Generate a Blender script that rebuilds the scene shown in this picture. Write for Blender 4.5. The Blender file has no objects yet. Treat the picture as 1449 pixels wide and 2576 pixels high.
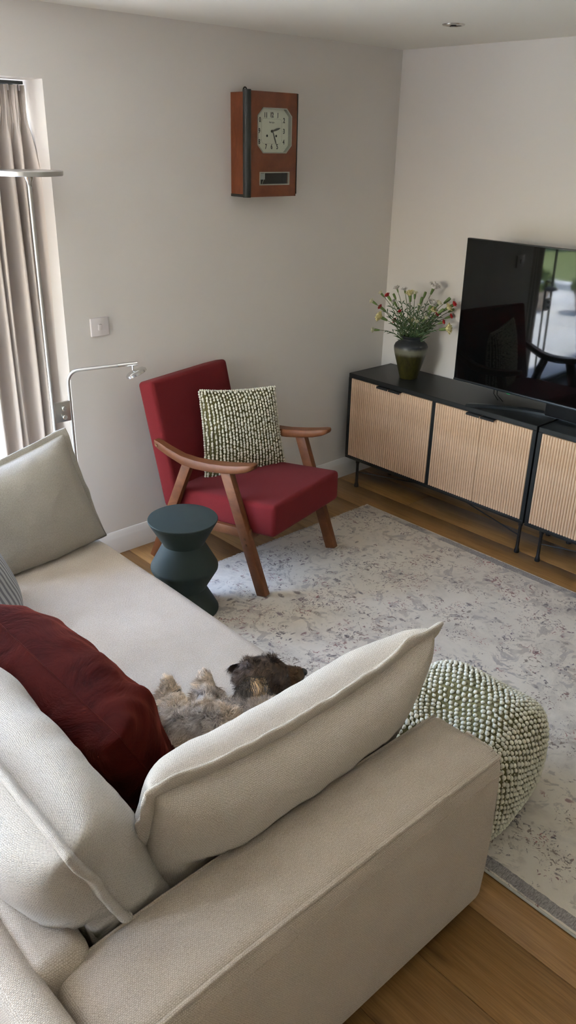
import bpy, bmesh, math, random, bisect
from mathutils import Vector, Matrix, Euler, noise as mnoise

scene = bpy.context.scene
C = scene.collection
PI = math.pi
R = math.radians

# ------------------------------------------------------------------ camera
def make_camera():
    yaw, pit, rol = 0.7487, 0.4291, 0.0222
    fwd = Vector((math.sin(yaw)*math.cos(pit), math.cos(yaw)*math.cos(pit), -math.sin(pit)))
    right = Vector((math.cos(yaw), -math.sin(yaw), 0))
    up = right.cross(fwd)
    r = right*math.cos(rol) + up*math.sin(rol)
    u = -right*math.sin(rol) + up*math.cos(rol)
    cam = bpy.data.cameras.new('camera'); ob = bpy.data.objects.new('camera', cam); C.objects.link(ob)
    cam.sensor_fit = 'AUTO'; cam.sensor_width = 36.0
    cam.lens = 2032.47/2576*36.0
    cam.clip_start = 0.02; cam.clip_end = 200
    m = Matrix((r, u, -fwd)).transposed().to_4x4()
    m.translation = Vector((-3.8329, -3.2917, 1.9332))
    ob.matrix_world = m
    scene.camera = ob
make_camera()

# ------------------------------------------------------------------ world, sun, window portals, exposure
world = bpy.data.worlds.new('world'); scene.world = world; world.use_nodes = True
wn = world.node_tree.nodes; wl = world.node_tree.links
wn.clear()
sky = wn.new('ShaderNodeTexSky'); sky.sky_type = 'NISHITA'; sky.sun_disc = False
sky.sun_elevation = R(60); sky.sun_rotation = R(-105); sky.air_density = 1.6; sky.dust_density = 2.0; sky.ozone_density = 0.8
bg = wn.new('ShaderNodeBackground'); bg.inputs['Strength'].default_value = 4.1
out = wn.new('ShaderNodeOutputWorld')
wb = wn.new('ShaderNodeMix'); wb.data_type = 'RGBA'; wb.blend_type = 'MULTIPLY'; wb.inputs[0].default_value = 1.0
wb.inputs[7].default_value = (.98, .97, 1.13, 1)
wl.new(sky.outputs[0], wb.inputs[6]); wl.new(wb.outputs[2], bg.inputs['Color']); wl.new(bg.outputs[0], out.inputs['Surface'])

sun = bpy.data.lights.new('sun', 'SUN'); sun.energy = 88.0; sun.angle = R(2.0); sun.color = (1.0, 0.96, 0.92)
so = bpy.data.objects.new('sun', sun); C.objects.link(so)
so.rotation_euler = Vector((0.40, 0.12, -0.91)).to_track_quat('-Z', 'Y').to_euler()
so.location = (-8, -3, 6)

def portal(name, loc, rot, sx, sy):
    l = bpy.data.lights.new(name, 'AREA'); l.shape = 'RECTANGLE'; l.size = sx; l.size_y = sy
    l.energy = 1.0
    l.cycles.is_portal = True
    o = bpy.data.objects.new(name, l); C.objects.link(o); o.location = loc; o.rotation_euler = rot
portal('patio_portal', (-3.53, 0.36, 1.07), (R(-90), 0, 0), 2.8, 2.14)
portal('left_portal', (-6.13, -.95, 1.5), (R(90), 0, R(-90)), 1.3, 1.2)

vs = scene.view_settings
vs.view_transform = 'Standard'; vs.look = 'None'; vs.gamma = 1.0; vs.use_curve_mapping = False
vs.exposure = 0.0
scene.display_settings.display_device = 'sRGB'

# ------------------------------------------------------------------ material helpers
MATS = {}
class NT:
    def __init__(s, name):
        s.m = bpy.data.materials.new(name); s.m.use_nodes = True
        s.n = s.m.node_tree.nodes; s.l = s.m.node_tree.links; s.n.clear()
        s.out = s.n.new('ShaderNodeOutputMaterial')
        s.b = s.n.new('ShaderNodeBsdfPrincipled'); s.l.new(s.b.outputs[0], s.out.inputs['Surface'])
        MATS[name] = s.m
    def node(s, t, **kw):
        n = s.n.new(t)
        for k, v in kw.items():
            if k.startswith('i_'):
                key = k[2:]
                key = int(key) if key.isdigit() else key
                n.inputs[key].default_value = v
            else: setattr(n, k, v)
        return n
    def link(s, a, b): s.l.new(a, b)
    def set(s, **kw):
        for k, v in kw.items():
            key = {'rough': 'Roughness', 'metal': 'Metallic', 'col': 'Base Color', 'spec': 'Specular IOR Level', 'sheen': 'Sheen Weight',
                   'sheenr': 'Sheen Roughness', 'sheent': 'Sheen Tint', 'coat': 'Coat Weight', 'coatr': 'Coat Roughness', 'trans': 'Transmission Weight', 'ior': 'IOR', 'alpha': 'Alpha'}[k]
            if key in ('Base Color', 'Sheen Tint') and len(v) == 3: v = (*v, 1)
            s.b.inputs[key].default_value = v
        return s
    def coord(s, which='Object', scale=(1, 1, 1), rot=(0, 0, 0)):
        tc = s.node('ShaderNodeTexCoord'); mp = s.node('ShaderNodeMapping')
        mp.inputs['Scale'].default_value = scale; mp.inputs['Rotation'].default_value = rot
        s.link(tc.outputs[which], mp.inputs['Vector']); return mp.outputs[0]
    def noise(s, vec, scale, detail=4, rough=.55, dist=0):
        n = s.node('ShaderNodeTexNoise'); n.inputs['Scale'].default_value = scale; n.inputs['Detail'].default_value = detail
        n.inputs['Roughness'].default_value = rough; n.inputs['Distortion'].default_value = dist
        if vec is not None: s.link(vec, n.inputs['Vector'])
        return n.outputs['Fac']
    def ramp(s, fac, stops):
        n = s.node('ShaderNodeValToRGB'); e = n.color_ramp.elements
        while len(e) < len(stops): e.new(0.5)
        for el, (p, c) in zip(e, stops):
            el.position = p; el.color = (*c, 1) if len(c) == 3 else c
        s.link(fac, n.inputs[0]); return n.outputs[0]
    def mix(s, a, b, fac, mode='MIX'):
        n = s.node('ShaderNodeMix'); n.data_type = 'RGBA'; n.blend_type = mode
        for sock, v in ((n.inputs[6], a), (n.inputs[7], b)):
            if isinstance(v, tuple): sock.default_value = (*v, 1) if len(v) == 3 else v
            else: s.link(v, sock)
        if isinstance(fac, (int, float)): n.inputs[0].default_value = fac
        else: s.link(fac, n.inputs[0])
        return n.outputs[2]
    def math(s, op, a, b=None, clamp=False):
        n = s.node('ShaderNodeMath'); n.operation = op; n.use_clamp = clamp
        for i, v in enumerate((a, b)):
            if v is None: continue
            if isinstance(v, (int, float)): n.inputs[i].default_value = v
            else: s.link(v, n.inputs[i])
        return n.outputs[0]
    def bump(s, h, strength=.3, dist=.001, prev=None):
        n = s.node('ShaderNodeBump'); n.inputs['Strength'].default_value = strength; n.inputs['Distance'].default_value = dist
        s.link(h, n.inputs['Height'])
        if prev is not None: s.link(prev, n.inputs['Normal'])
        return n.outputs[0]
    def col(s, sock): s.link(sock, s.b.inputs['Base Color']); return s
    def nrm(s, sock): s.link(sock, s.b.inputs['Normal']); return s
    def rgh(s, sock): s.link(sock, s.b.inputs['Roughness']); return s

def plain(name, col, rough=.5, **kw):
    t = NT(name); t.set(col=col, rough=rough, **kw); return t.m

def m_wall(name, col):
    t = NT(name); t.set(col=col, rough=.92, spec=.15)
    v = t.coord()
    t.nrm(t.bump(t.noise(v, 180, 3), .12, .001)); return t.m
m_wall('wall_paint', (.75, .705, .66)); m_wall('ceiling_paint', (.90, .87, .79)); m_wall('trim_paint', (.80, .77, .74))

def m_oak():
    t = NT('oak_floor'); t.set(rough=.38, spec=.4)
    oi = t.node('ShaderNodeObjectInfo')
    tc = t.node('ShaderNodeTexCoord'); ad = t.node('ShaderNodeVectorMath'); ad.operation = 'ADD'
    cmb = t.node('ShaderNodeCombineXYZ'); t.link(t.math('MULTIPLY', oi.outputs['Random'], 37), cmb.inputs[0]); t.link(t.math('MULTIPLY', oi.outputs['Random'], 91), cmb.inputs[1])
    t.link(tc.outputs['Object'], ad.inputs[0]); t.link(cmb.outputs[0], ad.inputs[1])
    mp = t.node('ShaderNodeMapping'); mp.inputs['Scale'].default_value = (9, .9, 1); t.link(ad.outputs[0], mp.inputs[0])
    g = t.noise(mp.outputs[0], 3.2, 8, .62, 1.1)
    mp2 = t.node('ShaderNodeMapping'); mp2.inputs['Scale'].default_value = (70, 2.0, 1); t.link(ad.outputs[0], mp2.inputs[0])
    f = t.noise(mp2.outputs[0], 3, 5, .6)
    c1 = t.ramp(g, [(.25, (.265, .138, .046)), (.5, (.355, .192, .068)), (.75, (.425, .245, .096))])
    c2 = t.mix(c1, t.ramp(f, [(.35, (.40, .38, .36)), (.62, (1, 1, 1))]), .5, 'MULTIPLY')
    kn = t.node('ShaderNodeTexVoronoi'); kn.inputs['Scale'].default_value = 1.0
    mp3 = t.node('ShaderNodeMapping'); mp3.inputs['Scale'].default_value = (5, 1.6, 1); t.link(ad.outputs[0], mp3.inputs[0]); t.link(mp3.outputs[0], kn.inputs[0])
    kf = t.ramp(kn.outputs['Distance'], [(.02, (1, 1, 1)), (.10, (0, 0, 0))])
    c3 = t.mix(c2, (.10, .05, .02), t.math('MULTIPLY', kf, .7))
    tone = t.ramp(oi.outputs['Random'], [(0, (.88, .87, .85)), (1, (1.05, 1.04, 1.02))])
    t.col(t.mix(c3, tone, 1, 'MULTIPLY')); t.nrm(t.bump(f, .12, .001)); return t.m
m_oak()

def m_wood(name, stops, scale=(20, 20, 2), rough=.4, axis=2, fine=.25, coat=0):
    t = NT(name); t.set(rough=rough, coat=coat, coatr=.25, spec=.3)
    v = t.coord('Object', scale)
    g = t.noise(v, 3, 7, .6, .7)
    f = t.noise(t.coord('Object', tuple(q*5 for q in scale)), 4, 3, .5)
    c = t.mix(t.ramp(g, stops), t.ramp(f, [(.3, (.6, .6, .6)), (.7, (1, 1, 1))]), fine, 'MULTIPLY')
    t.col(c); t.nrm(t.bump(f, .06, .0006)); return t.m
m_wood('chair_wood', [(.3, (.105, .034, .012)), (.55, (.165, .058, .021)), (.8, (.23, .088, .034))], (14, 3, 5), .5, coat=0)
m_wood('clock_wood', [(.3, (.115, .030, .010)), (.55, (.165, .046, .016)), (.8, (.215, .066, .023))], (3, 8, 3), .35, coat=.1)
m_wood('slat_wood', [(.3, (.56, .37, .235)), (.55, (.66, .46, .31)), (.8, (.74, .54, .38))], (14, 14, 2.5), .55, fine=.12)

def m_weave(name, c_hi, c_lo, bw=.0062, bh=.0032, bumpd=.0014, sheen=.15, mott=.5, strength=.55, big=7.0):
    t = NT(name); t.set(rough=.95, spec=.1, sheen=sheen, sheenr=.6)
    uv = t.coord('UV')
    br = t.node('ShaderNodeTexBrick'); br.offset = .5
    br.inputs['Scale'].default_value = 1.0; br.inputs['Brick Width'].default_value = bw; br.inputs['Row Height'].default_value = bh
    br.inputs['Mortar Size'].default_value = bh*.30; br.inputs['Mortar Smooth'].default_value = .9; br.inputs['Bias'].default_value = 0
    br.inputs['Color1'].default_value = (.1, .1, .1, 1); br.inputs['Color2'].default_value = (.9, .9, .9, 1)
    nz = t.node('ShaderNodeTexNoise'); nz.inputs['Scale'].default_value = 120; nz.inputs['Detail'].default_value = 3
    t.link(uv, nz.inputs['Vector'])
    jit = t.node('ShaderNodeVectorMath'); jit.operation = 'MULTIPLY_ADD'
    t.link(nz.outputs['Color'], jit.inputs[0]); jit.inputs[1].default_value = (.0050, .0050, 0); t.link(uv, jit.inputs[2])
    t.link(jit.outputs[0], br.inputs['Vector'])
    mott1 = t.noise(uv, 230, 3, .65); mott2 = t.noise(uv, big, 4, .65)
    yarn = t.math('SUBTRACT', 1, br.outputs['Fac'])
    f = t.math('ADD', t.math('MULTIPLY', yarn, .26), t.math('ADD', t.math('MULTIPLY', mott1, .60*2*mott), t.math('MULTIPLY', mott2, .22)))
    t.col(t.ramp(f, [(.30, c_lo), (.78, c_hi)]))
    h = t.math('ADD', yarn, t.math('MULTIPLY', mott1, .8))
    t.nrm(t.bump(h, strength, bumpd)); return t.m
m_weave('sofa_fabric', (.69, .60, .50), (.37, .295, .22), .0046, .0034)
m_weave('sofa_cushion_fabric', (.74, .655, .56), (.40, .33, .255), .0052, .0040, .0018)
m_weave('chenille_fabric', (.60, .54, .475), (.30, .26, .215), .0065, .0036, .0024, mott=.7)
m_weave('far_cushion_fabric', (.52, .47, .395), (.27, .24, .19), .004, .0024)
m_weave('chair_fabric', (.20, .020, .023), (.13, .011, .013), .0012, .0012, .0004, sheen=.04, mott=.4, strength=.3, big=3)
m_weave('cushion_green', (.19, .165, .06), (.11, .092, .03), .004, .002, .0012)
m_weave('bobble_yarn', (.83, .79, .66), (.60, .55, .42), .002, .001, .0006, mott=.6)

def m_velvet():
    t = NT('velvet'); t.set(rough=.9, spec=.04, sheen=.28, sheenr=.4, sheent=(.60, .12, .07))
    v = t.coord('UV')
    n = t.noise(v, 5, 5, .65, 1.2); n2 = t.noise(v, 420, 2)
    t.col(t.ramp(n, [(.3, (.014, .0017, .0012)), (.7, (.054, .0065, .004))]))
    t.nrm(t.bump(n2, .25, .0006, t.bump(n, .5, .02))); return t.m
m_velvet()

def m_stripe():
    t = NT('grey_stripe'); t.set(rough=.9)
    tc = t.coord('UV', (1, 1, 1))
    w = t.node('ShaderNodeTexWave'); w.inputs['Scale'].default_value = 18; w.inputs['Distortion'].default_value = 1.0; t.link(tc, w.inputs['Vector'])
    t.col(t.ramp(w.outputs['Fac'], [(.3, (.20, .20, .21)), (.6, (.45, .45, .45))])); return t.m
m_stripe()

def m_metal(name, col, rough, aniso=0):
    t = NT(name); t.set(col=col, metal=1.0, rough=rough)
    return t.m
m_metal('brushed_steel', (.56, .55, .53), .36); m_metal('polished_steel', (.66, .65, .63), .22); m_metal('nickel', (.55, .53, .50), .25)
m_metal('bronze_bolt', (.16, .09, .05), .4)
plain('black_metal', (.012, .012, .013), .45)
plain('black_lacquer', (.011, .012, .0125), .42, spec=.4)
plain('black_strip', (.012, .014, .013), .5)
plain('black_plastic', (.01, .01, .011), .3)
plain('dark_void', (.006, .006, .006), .9)
plain('switch_plastic', (.74, .69, .68), .35)
plain('dial_cream', (.66, .66, .53), .6)
plain('dial_print', (.03, .03, .028), .6)
plain('dial_faint', (.38, .38, .31), .6)
plain('hand_grey', (.10, .105, .09), .4, metal=.6)
plain('bezel_silver', (.36, .36, .31), .35, metal=.6)
plain('paper_tag', (.30, .33, .34), .6)
plain('tv_foot', (.05, .06, .07), .3, metal=.7)
plain('frame_dark', (.045, .055, .06), .5)

def m_screen():
    t = NT('tv_screen'); t.set(col=(.0025, .003, .003), rough=.03, spec=.45); return t.m
m_screen()
def m_glass(name, rough=0):
    t = NT(name); t.n.remove(t.b)
    tr = t.node('ShaderNodeBsdfTransparent'); tr.inputs[0].default_value = (.96, .975, .97, 1)
    gl = t.node('ShaderNodeBsdfGlossy'); gl.inputs['Roughness'].default_value = .01
    fr = t.node('ShaderNodeFresnel'); fr.inputs[0].default_value = 1.45
    ge = t.node('ShaderNodeNewGeometry'); front = t.math('MULTIPLY', fr.outputs[0], t.math('SUBTRACT', 1, ge.outputs['Backfacing']))
    mx = t.node('ShaderNodeMixShader'); t.link(front, mx.inputs[0]); t.link(tr.outputs[0], mx.inputs[1]); t.link(gl.outputs[0], mx.inputs[2])
    t.link(mx.outputs[0], t.out.inputs['Surface']); return t.m
m_glass('pane_glass')
def m_emit(name, col, s):
    t = NT(name); t.set(col=(0, 0, 0), rough=.5); t.b.inputs['Emission Color'].default_value = (*col, 1); t.b.inputs['Emission Strength'].default_value = s
m_emit('green_led', (.02, .6, .2), .25)

def m_table():
    t = NT('table_green'); t.set(rough=.6, spec=.18)
    v = t.coord(); n = t.noise(v, 6, 4)
    t.col(t.ramp(n, [(.3, (.030, .041, .038)), (.7, (.037, .049, .045))])); t.nrm(t.bump(t.noise(v, 300, 2), .05, .0005))
m_table()

def m_curtain():
    t = NT('curtain_cloth'); t.set(rough=.95, col=(.72, .645, .59), spec=.1)
    v = t.coord(); t.nrm(t.bump(t.noise(v, 500, 2), .2, .0006))
    tl = t.node('ShaderNodeBsdfTranslucent'); tl.inputs[0].default_value = (.50, .40, .34, 1)
    mx = t.node('ShaderNodeMixShader'); mx.inputs[0].default_value = .08
    t.link(t.b.outputs[0], mx.inputs[1]); t.link(tl.outputs[0], mx.inputs[2]); t.link(mx.outputs[0], t.out.inputs['Surface'])
m_curtain()

def m_rug():
    t = NT('rug_pile'); t.set(rough=1.0, spec=.05, sheen=.2)
    P = t.coord()
    base = t.ramp(t.noise(P, 3.0, 6, .65, .6), [(.30, (.56, .505, .44)), (.47, (.70, .635, .55)), (.7, (.76, .69, .60))])
    grey = t.noise(P, 2.3, 7, .72, 1.5)
    c = t.mix(base, (.35, .315, .29), t.math('MULTIPLY', t.ramp(grey, [(.52, (0, 0, 0)), (.66, (1, 1, 1))]), .45))
    # clusters of small faded leaf and petal marks
    def marks(scale, stretch, rot, lo, hi, mask_scale, m0, m1, cols, prev, op, seed):
        wob = t.node('ShaderNodeTexNoise'); wob.inputs['Scale'].default_value = scale*.7; wob.inputs['Detail'].default_value = 3
        Pm = t.coord('Object', stretch, (0, 0, rot)); t.link(Pm, wob.inputs['Vector'])
        jit = t.node('ShaderNodeVectorMath'); jit.operation = 'MULTIPLY_ADD'; t.link(wob.outputs['Color'], jit.inputs[0])
        k = .9/scale; jit.inputs[1].default_value = (k, k, 0); t.link(Pm, jit.inputs[2])
        vo = t.node('ShaderNodeTexVoronoi'); vo.inputs['Scale'].default_value = scale; vo.inputs['Randomness'].default_value = 1
        t.link(jit.outputs[0], vo.inputs['Vector'])
        spot = t.ramp(vo.outputs['Distance'], [(lo, (1, 1, 1)), (hi, (0, 0, 0))])
        sep = t.node('ShaderNodeSeparateColor'); t.link(vo.outputs['Color'], sep.inputs[0])
        some = t.ramp(sep.outputs[0], [(.52, (0, 0, 0)), (.54, (1, 1, 1))])
        msk = t.noise(t.coord('Object', (1, 1, 1), (0, 0, seed)), mask_scale, 4, .6, .8)
        msk = t.ramp(msk, [(m0, (0, 0, 0)), (m1, (1, 1, 1))])
        wear = t.ramp(t.noise(P, 55+seed*7, 3, .7), [(.34, (0, 0, 0)), (.46, (1, 1, 1))])
        fac = t.math('MULTIPLY', t.math('MULTIPLY', spot, some), t.math('MULTIPLY', t.math('MULTIPLY', msk, wear), op))
        cc = t.ramp(sep.outputs[1], cols)
        return t.mix(prev, cc, fac)
    dk = [(0, (.11, .09, .10)), (.35, (.18, .14, .135)), (.6, (.21, .16, .125)), (.8, (.28, .11, .11)), (1, (.10, .095, .125))]
    lt = [(0, (.40, .36, .34)), (.5, (.44, .385, .33)), (1, (.37, .335, .32))]
    def blotch(scale, det, dist, lo, hi, cscale, c0, c1, rot, op, cols, prev):
        Pm = t.coord('Object', (1, 1, 1), (0, 0, rot))
        m1 = t.ramp(t.noise(Pm, scale, det, .6, dist), [(lo, (0, 0, 0)), (hi, (1, 1, 1))])
        cl = t.ramp(t.noise(Pm, cscale, 3, .55, .4), [(c0, (0, 0, 0)), (c1, (1, 1, 1))])
        vo = t.node('ShaderNodeTexVoronoi'); vo.inputs['Scale'].default_value = cscale*1.7; t.link(Pm, vo.inputs['Vector'])
        sep = t.node('ShaderNodeSeparateColor'); t.link(vo.outputs['Color'], sep.inputs[0])
        return t.mix(prev, t.ramp(sep.outputs[1], cols), t.math('MULTIPLY', t.math('MULTIPLY', m1, cl), op))
    c = blotch(12, 5, 1.6, .53, .58, 4.0, .42, .52, .4, .75, lt, c)
    c = blotch(24, 4, 2.6, .575, .60, 5.0, .51, .55, .9, .85, dk, c)
    c = blotch(33, 4, 2.6, .58, .61, 6.0, .53, .57, 2.1, .9, dk, c)
    c = marks(19, (1, .5, 1), -.7, .15, .24, 3.2, .44, .52, dk, c, .8, 1.1)
    c = marks(25, (.45, 1, 1), .9, .14, .23, 4.0, .45, .53, dk, c, .8, 2.0)
    c = blotch(36, 4, 2.4, .585, .61, 6.0, .56, .60, 2.9, .85, [(0, (.36, .10, .10)), (.4, (.30, .13, .12)), (.7, (.14, .12, .16)), (1, (.28, .2, .15))], c)
    # dark stripe inside each long edge
    tc = t.node('ShaderNodeTexCoord'); sp = t.node('ShaderNodeSeparateXYZ'); t.link(tc.outputs['Object'], sp.inputs[0])
    ax = t.math('ABSOLUTE', sp.outputs[0])
    wig = t.math('ADD', ax, t.math('MULTIPLY', t.math('SUBTRACT', t.noise(P, 30, 3), .5), .012))
    st = t.math('MULTIPLY', t.math('GREATER_THAN', wig, .791), t.math('LESS_THAN', wig, .832))
    tex = t.ramp(t.noise(t.coord('Object', (1, 3, 1)), 90, 3, .7), [(.36, (.10, .095, .105)), (.6, (.34, .31, .31))])
    gap = t.ramp(t.noise(P, 3.1, 3, .6), [(.34, (0, 0, 0)), (.44, (1, 1, 1))])
    c = t.mix(c, tex, t.math('MULTIPLY', t.math('MULTIPLY', st, gap), .85))
    t.col(c)
    t.nrm(t.bump(t.noise(P, 420, 2), .45, .002)); return t.m
m_rug()
plain('rug_binding', (.55, .54, .50), .9); plain('rug_fringe', (.62, .58, .53), 1.0)

def m_vase():
    t = NT('vase_glaze'); t.set(rough=.38, spec=.5)
    tc = t.node('ShaderNodeTexCoord'); sp = t.node('ShaderNodeSeparateXYZ'); t.link(tc.outputs['Object'], sp.inputs[0])
    n = t.noise(t.coord('Object', (26, 26, 5)), 1.6, 5, .7, .5)
    z = t.math('ADD', t.math('DIVIDE', sp.outputs[2], .225), t.math('MULTIPLY', t.math('SUBTRACT', n, .5), .10))
    body = t.ramp(n, [(.30, (.010, .008, .002)), (.5, (.034, .030, .005)), (.72, (.060, .052, .010))])
    band = t.ramp(z, [(.60, (0, 0, 0)), (.69, (1, 1, 1))]); top = t.ramp(z, [(.765, (0, 0, 0)), (.83, (1, 1, 1))])
    c = t.mix(t.mix(body, (.17, .165, .12), t.math('MULTIPLY', band, .9)), (.020, .023, .028), top)
    t.col(c); t.nrm(t.bump(n, .15, .002))
m_vase()
plain('stem_green', (.075, .115, .035), .6); plain('leaf_green', (.055, .105, .042), .6); plain('calyx_green', (.13, .20, .055), .6)
plain('petal_white', (.80, .76, .72), .8); plain('petal_yellow', (.80, .72, .38), .8); plain('petal_cream', (.80, .77, .56), .8); plain('petal_red', (.46, .015, .02), .7)

def m_fur():
    t = NT('fur'); t.set(rough=.55, spec=.3)
    a = t.node('ShaderNodeAttribute'); a.attribute_name = 'Col'; t.col(a.outputs['Color'])
m_fur()
plain('dog_nose', (.012, .010, .010), .25); plain('dog_eye', (.02, .012, .008), .1)
def m_outdoor():
    t = NT('paving'); t.set(rough=.9); v = t.coord()
    t.col(t.ramp(t.noise(v, 4, 5, .6), [(.3, (.50, .49, .47)), (.7, (.62, .61, .59))]))
    t = NT('gravel'); t.set(rough=.95); v = t.coord()  # pale surface for the added ground that bounces light indoors
    t.col(t.ramp(t.noise(v, 60, 4, .7), [(.3, (.56, .53, .47)), (.7, (.70, .66, .59))])); t.nrm(t.bump(t.noise(v, 60, 2), .4, .01))
    t = NT('grass'); t.set(rough=.95); v = t.coord()
    t.col(t.ramp(t.noise(v, 6, 6, .7), [(.3, (.075, .105, .028)), (.7, (.16, .185, .06))]))
    t = NT('hedge_leaf'); t.set(rough=.8); v = t.coord()
    t.col(t.ramp(t.noise(v, 9, 5, .8), [(.3, (.05, .09, .02)), (.7, (.17, .22, .05))]))
    plain('kerb_white', (.75, .74, .71), .9); plain('terracotta', (.45, .36, .28), .85)
m_outdoor()

# ------------------------------------------------------------------ mesh helpers
def box_uv(me):
    uv = me.uv_layers.new(name='UVMap') if not me.uv_layers else me.uv_layers[0]
    for p in me.polygons:
        n = p.normal; a = max(range(3), key=lambda i: abs(n[i]))
        for li in p.loop_indices:
            c = me.vertices[me.loops[li].vertex_index].co
            uv.data[li].uv = ((c.y, c.z), (c.x, c.z), (c.x, c.y))[a]

def link(name, me, mat, parent=None, smooth=False, uv=False, angle=None):
    if mat: me.materials.append(MATS[mat])
    if smooth:
        me.polygons.foreach_set('use_smooth', [True]*len(me.polygons))
        if angle: me.set_sharp_from_angle(angle=R(angle))
    if uv: box_uv(me)
    me.update()
    o = bpy.data.objects.new(name, me); C.objects.link(o)
    if parent is not None: o.parent = parent
    return o

def from_bm(name, bm, mat, parent=None, smooth=True, uv=False, angle=35):
    bmesh.ops.recalc_face_normals(bm, faces=bm.faces[:])
    me = bpy.data.meshes.new(name); bm.to_mesh(me); bm.free()
    return link(name, me, mat, parent, smooth, uv, angle)

def from_py(name, v, f, mat, parent=None, smooth=True, uv=False, angle=None):
    me = bpy.data.meshes.new(name); me.from_pydata([tuple(q) for q in v], [], f)
    return link(name, me, mat, parent, smooth, uv, angle)

def bm_box(bm, lo, hi, bevel=0, seg=2, mtx=None):
    r = bmesh.ops.create_cube(bm, size=1.0); vs_ = r['verts']
    for v in vs_:
        v.co = Vector([lo[i] + (v.co[i]+.5)*(hi[i]-lo[i]) for i in range(3)])
    if bevel:
        es = list({e for v in vs_ for e in v.link_edges})
        rb = bmesh.ops.bevel(bm, geom=es, offset=bevel, segments=seg, profile=.5, affect='EDGES')
        vs_ = list({v for f in rb['faces'] for v in f.verts} | {v for v in vs_ if v.is_valid})
    if mtx is not None:
        bmesh.ops.transform(bm, matrix=mtx, verts=[v for v in vs_ if v.is_valid])
    return bm

def box(name, lo, hi, mat, parent=None, bevel=0, seg=2, uv=False, smooth=None, mtx=None):
    bm = bmesh.new(); bm_box(bm, lo, hi, bevel, seg, mtx)
    return from_bm(name, bm, mat, parent, smooth=bool(bevel) if smooth is None else smooth, uv=uv, angle=50)

def lathe_bm(bm, prof, n=32, center=(0, 0, 0), mtx=None):
    rings = []
    for r, z in prof:
        if r < 1e-5: ring = [bm.verts.new((center[0], center[1], center[2]+z))]
        else: ring = [bm.verts.new((center[0]+r*math.cos(2*PI*i/n), center[1]+r*math.sin(2*PI*i/n), center[2]+z)) for i in range(n)]
        rings.append(ring)
    for a, b in zip(rings, rings[1:]):
        for i in range(n):
            j = (i+1) % n
            if len(a) == 1 and len(b) == 1: continue
            if len(a) == 1: bm.faces.new((a[0], b[i], b[j]))
            elif len(b) == 1: bm.faces.new((a[i], b[0], a[j]))
            else: bm.faces.new((a[i], b[i], b[j], a[j]))
    if mtx is not None: bmesh.ops.transform(bm, matrix=mtx, verts=[v for r in rings for v in r])
    return bm
def lathe(name, prof, mat, parent=None, n=32, center=(0, 0, 0), mtx=None, angle=35, uv=False):
    return from_bm(name, lathe_bm(bmesh.new(), prof, n, center, mtx), mat, parent, angle=angle, uv=uv)

def tube_bm(bm, pts, rad, n=10, cap=True):
    pts = [Vector(p) for p in pts]; rings = []
    rads = rad if isinstance(rad, (list, tuple)) else [rad]*len(pts)
    up = Vector((0, 0, 1)); prev = None
    for i, p in enumerate(pts):
        t = (pts[min(i+1, len(pts)-1)] - pts[max(i-1, 0)]).normalized()
        if prev is None:
            x = t.cross(up)
            if x.length < .05: x = t.cross(Vector((1, 0, 0)))
            x.normalize()
        else:
            x = (prev - t*prev.dot(t)).normalized()
        y = t.cross(x); prev = x
        rings.append([bm.verts.new(p + (x*math.cos(2*PI*k/n) + y*math.sin(2*PI*k/n))*rads[i]) for k in range(n)])
    for a, b in zip(rings, rings[1:]):
        for k in range(n):
            bm.faces.new((a[k], a[(k+1) % n], b[(k+1) % n], b[k]))
    if cap:
        bm.faces.new(rings[0][::-1]); bm.faces.new(rings[-1])
    return bm
def tube(name, pts, rad, mat, parent=None, n=10, uv=False):
    return from_bm(name, tube_bm(bmesh.new(), pts, rad, n), mat, parent, angle=40, uv=uv)

def bar_bm(bm, p0, p1, wx, wy, xdir=(1, 0, 0), bevel=.004, seg=2):
    p0, p1 = Vector(p0), Vector(p1); z = (p1-p0).normalized(); x = Vector(xdir); x = (x - z*x.dot(z)).normalized(); y = z.cross(x)
    m = Matrix((x, y, z)).transposed().to_4x4(); m.translation = p0
    bm_box(bm, (-wx/2, -wy/2, 0), (wx/2, wy/2, (p1-p0).length), bevel, seg, m); return bm

def sphere_bm(bm, c, r, u=8, v=6, scale=(1, 1, 1)):
    m = Matrix.Translation(c) @ Matrix.Diagonal((*scale, 1))
    bmesh.ops.create_uvsphere(bm, u_segments=u, v_segments=v, radius=r, matrix=m)

def thing(name, label, cat, loc=(0, 0, 0), rot=(0, 0, 0), group=None):
    o = bpy.data.objects.new(name, None); C.objects.link(o); o.empty_display_size = .1
    o.location = loc; o.rotation_euler = rot; o['label'] = label; o['category'] = cat
    if group: o['group'] = group
    return o
def tag(o, label, cat, group=None):
    o['label'] = label; o['category'] = cat
    if group: o['group'] = group
    return o
def struct(o, label=None):
    o['kind'] = 'structure'
    if label: o['label'] = label
    return o
def shift(o, loc):
    """move mesh data so the object origin sits at loc"""
    o.data.transform(Matrix.Translation(-Vector(loc))); o.location = loc; return o

# ------------------------------------------------------------------ room shell
XL, YR, H = -6.0, -5.6, 2.4
JX, JZ, XD = -2.137, 2.14, -4.93          # patio opening: right jamb, head height, left jamb
floor = struct(box('floor', (XL, YR, -.12), (0, .33, -.014), 'dark_void'))
rnd = random.Random(4)
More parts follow.
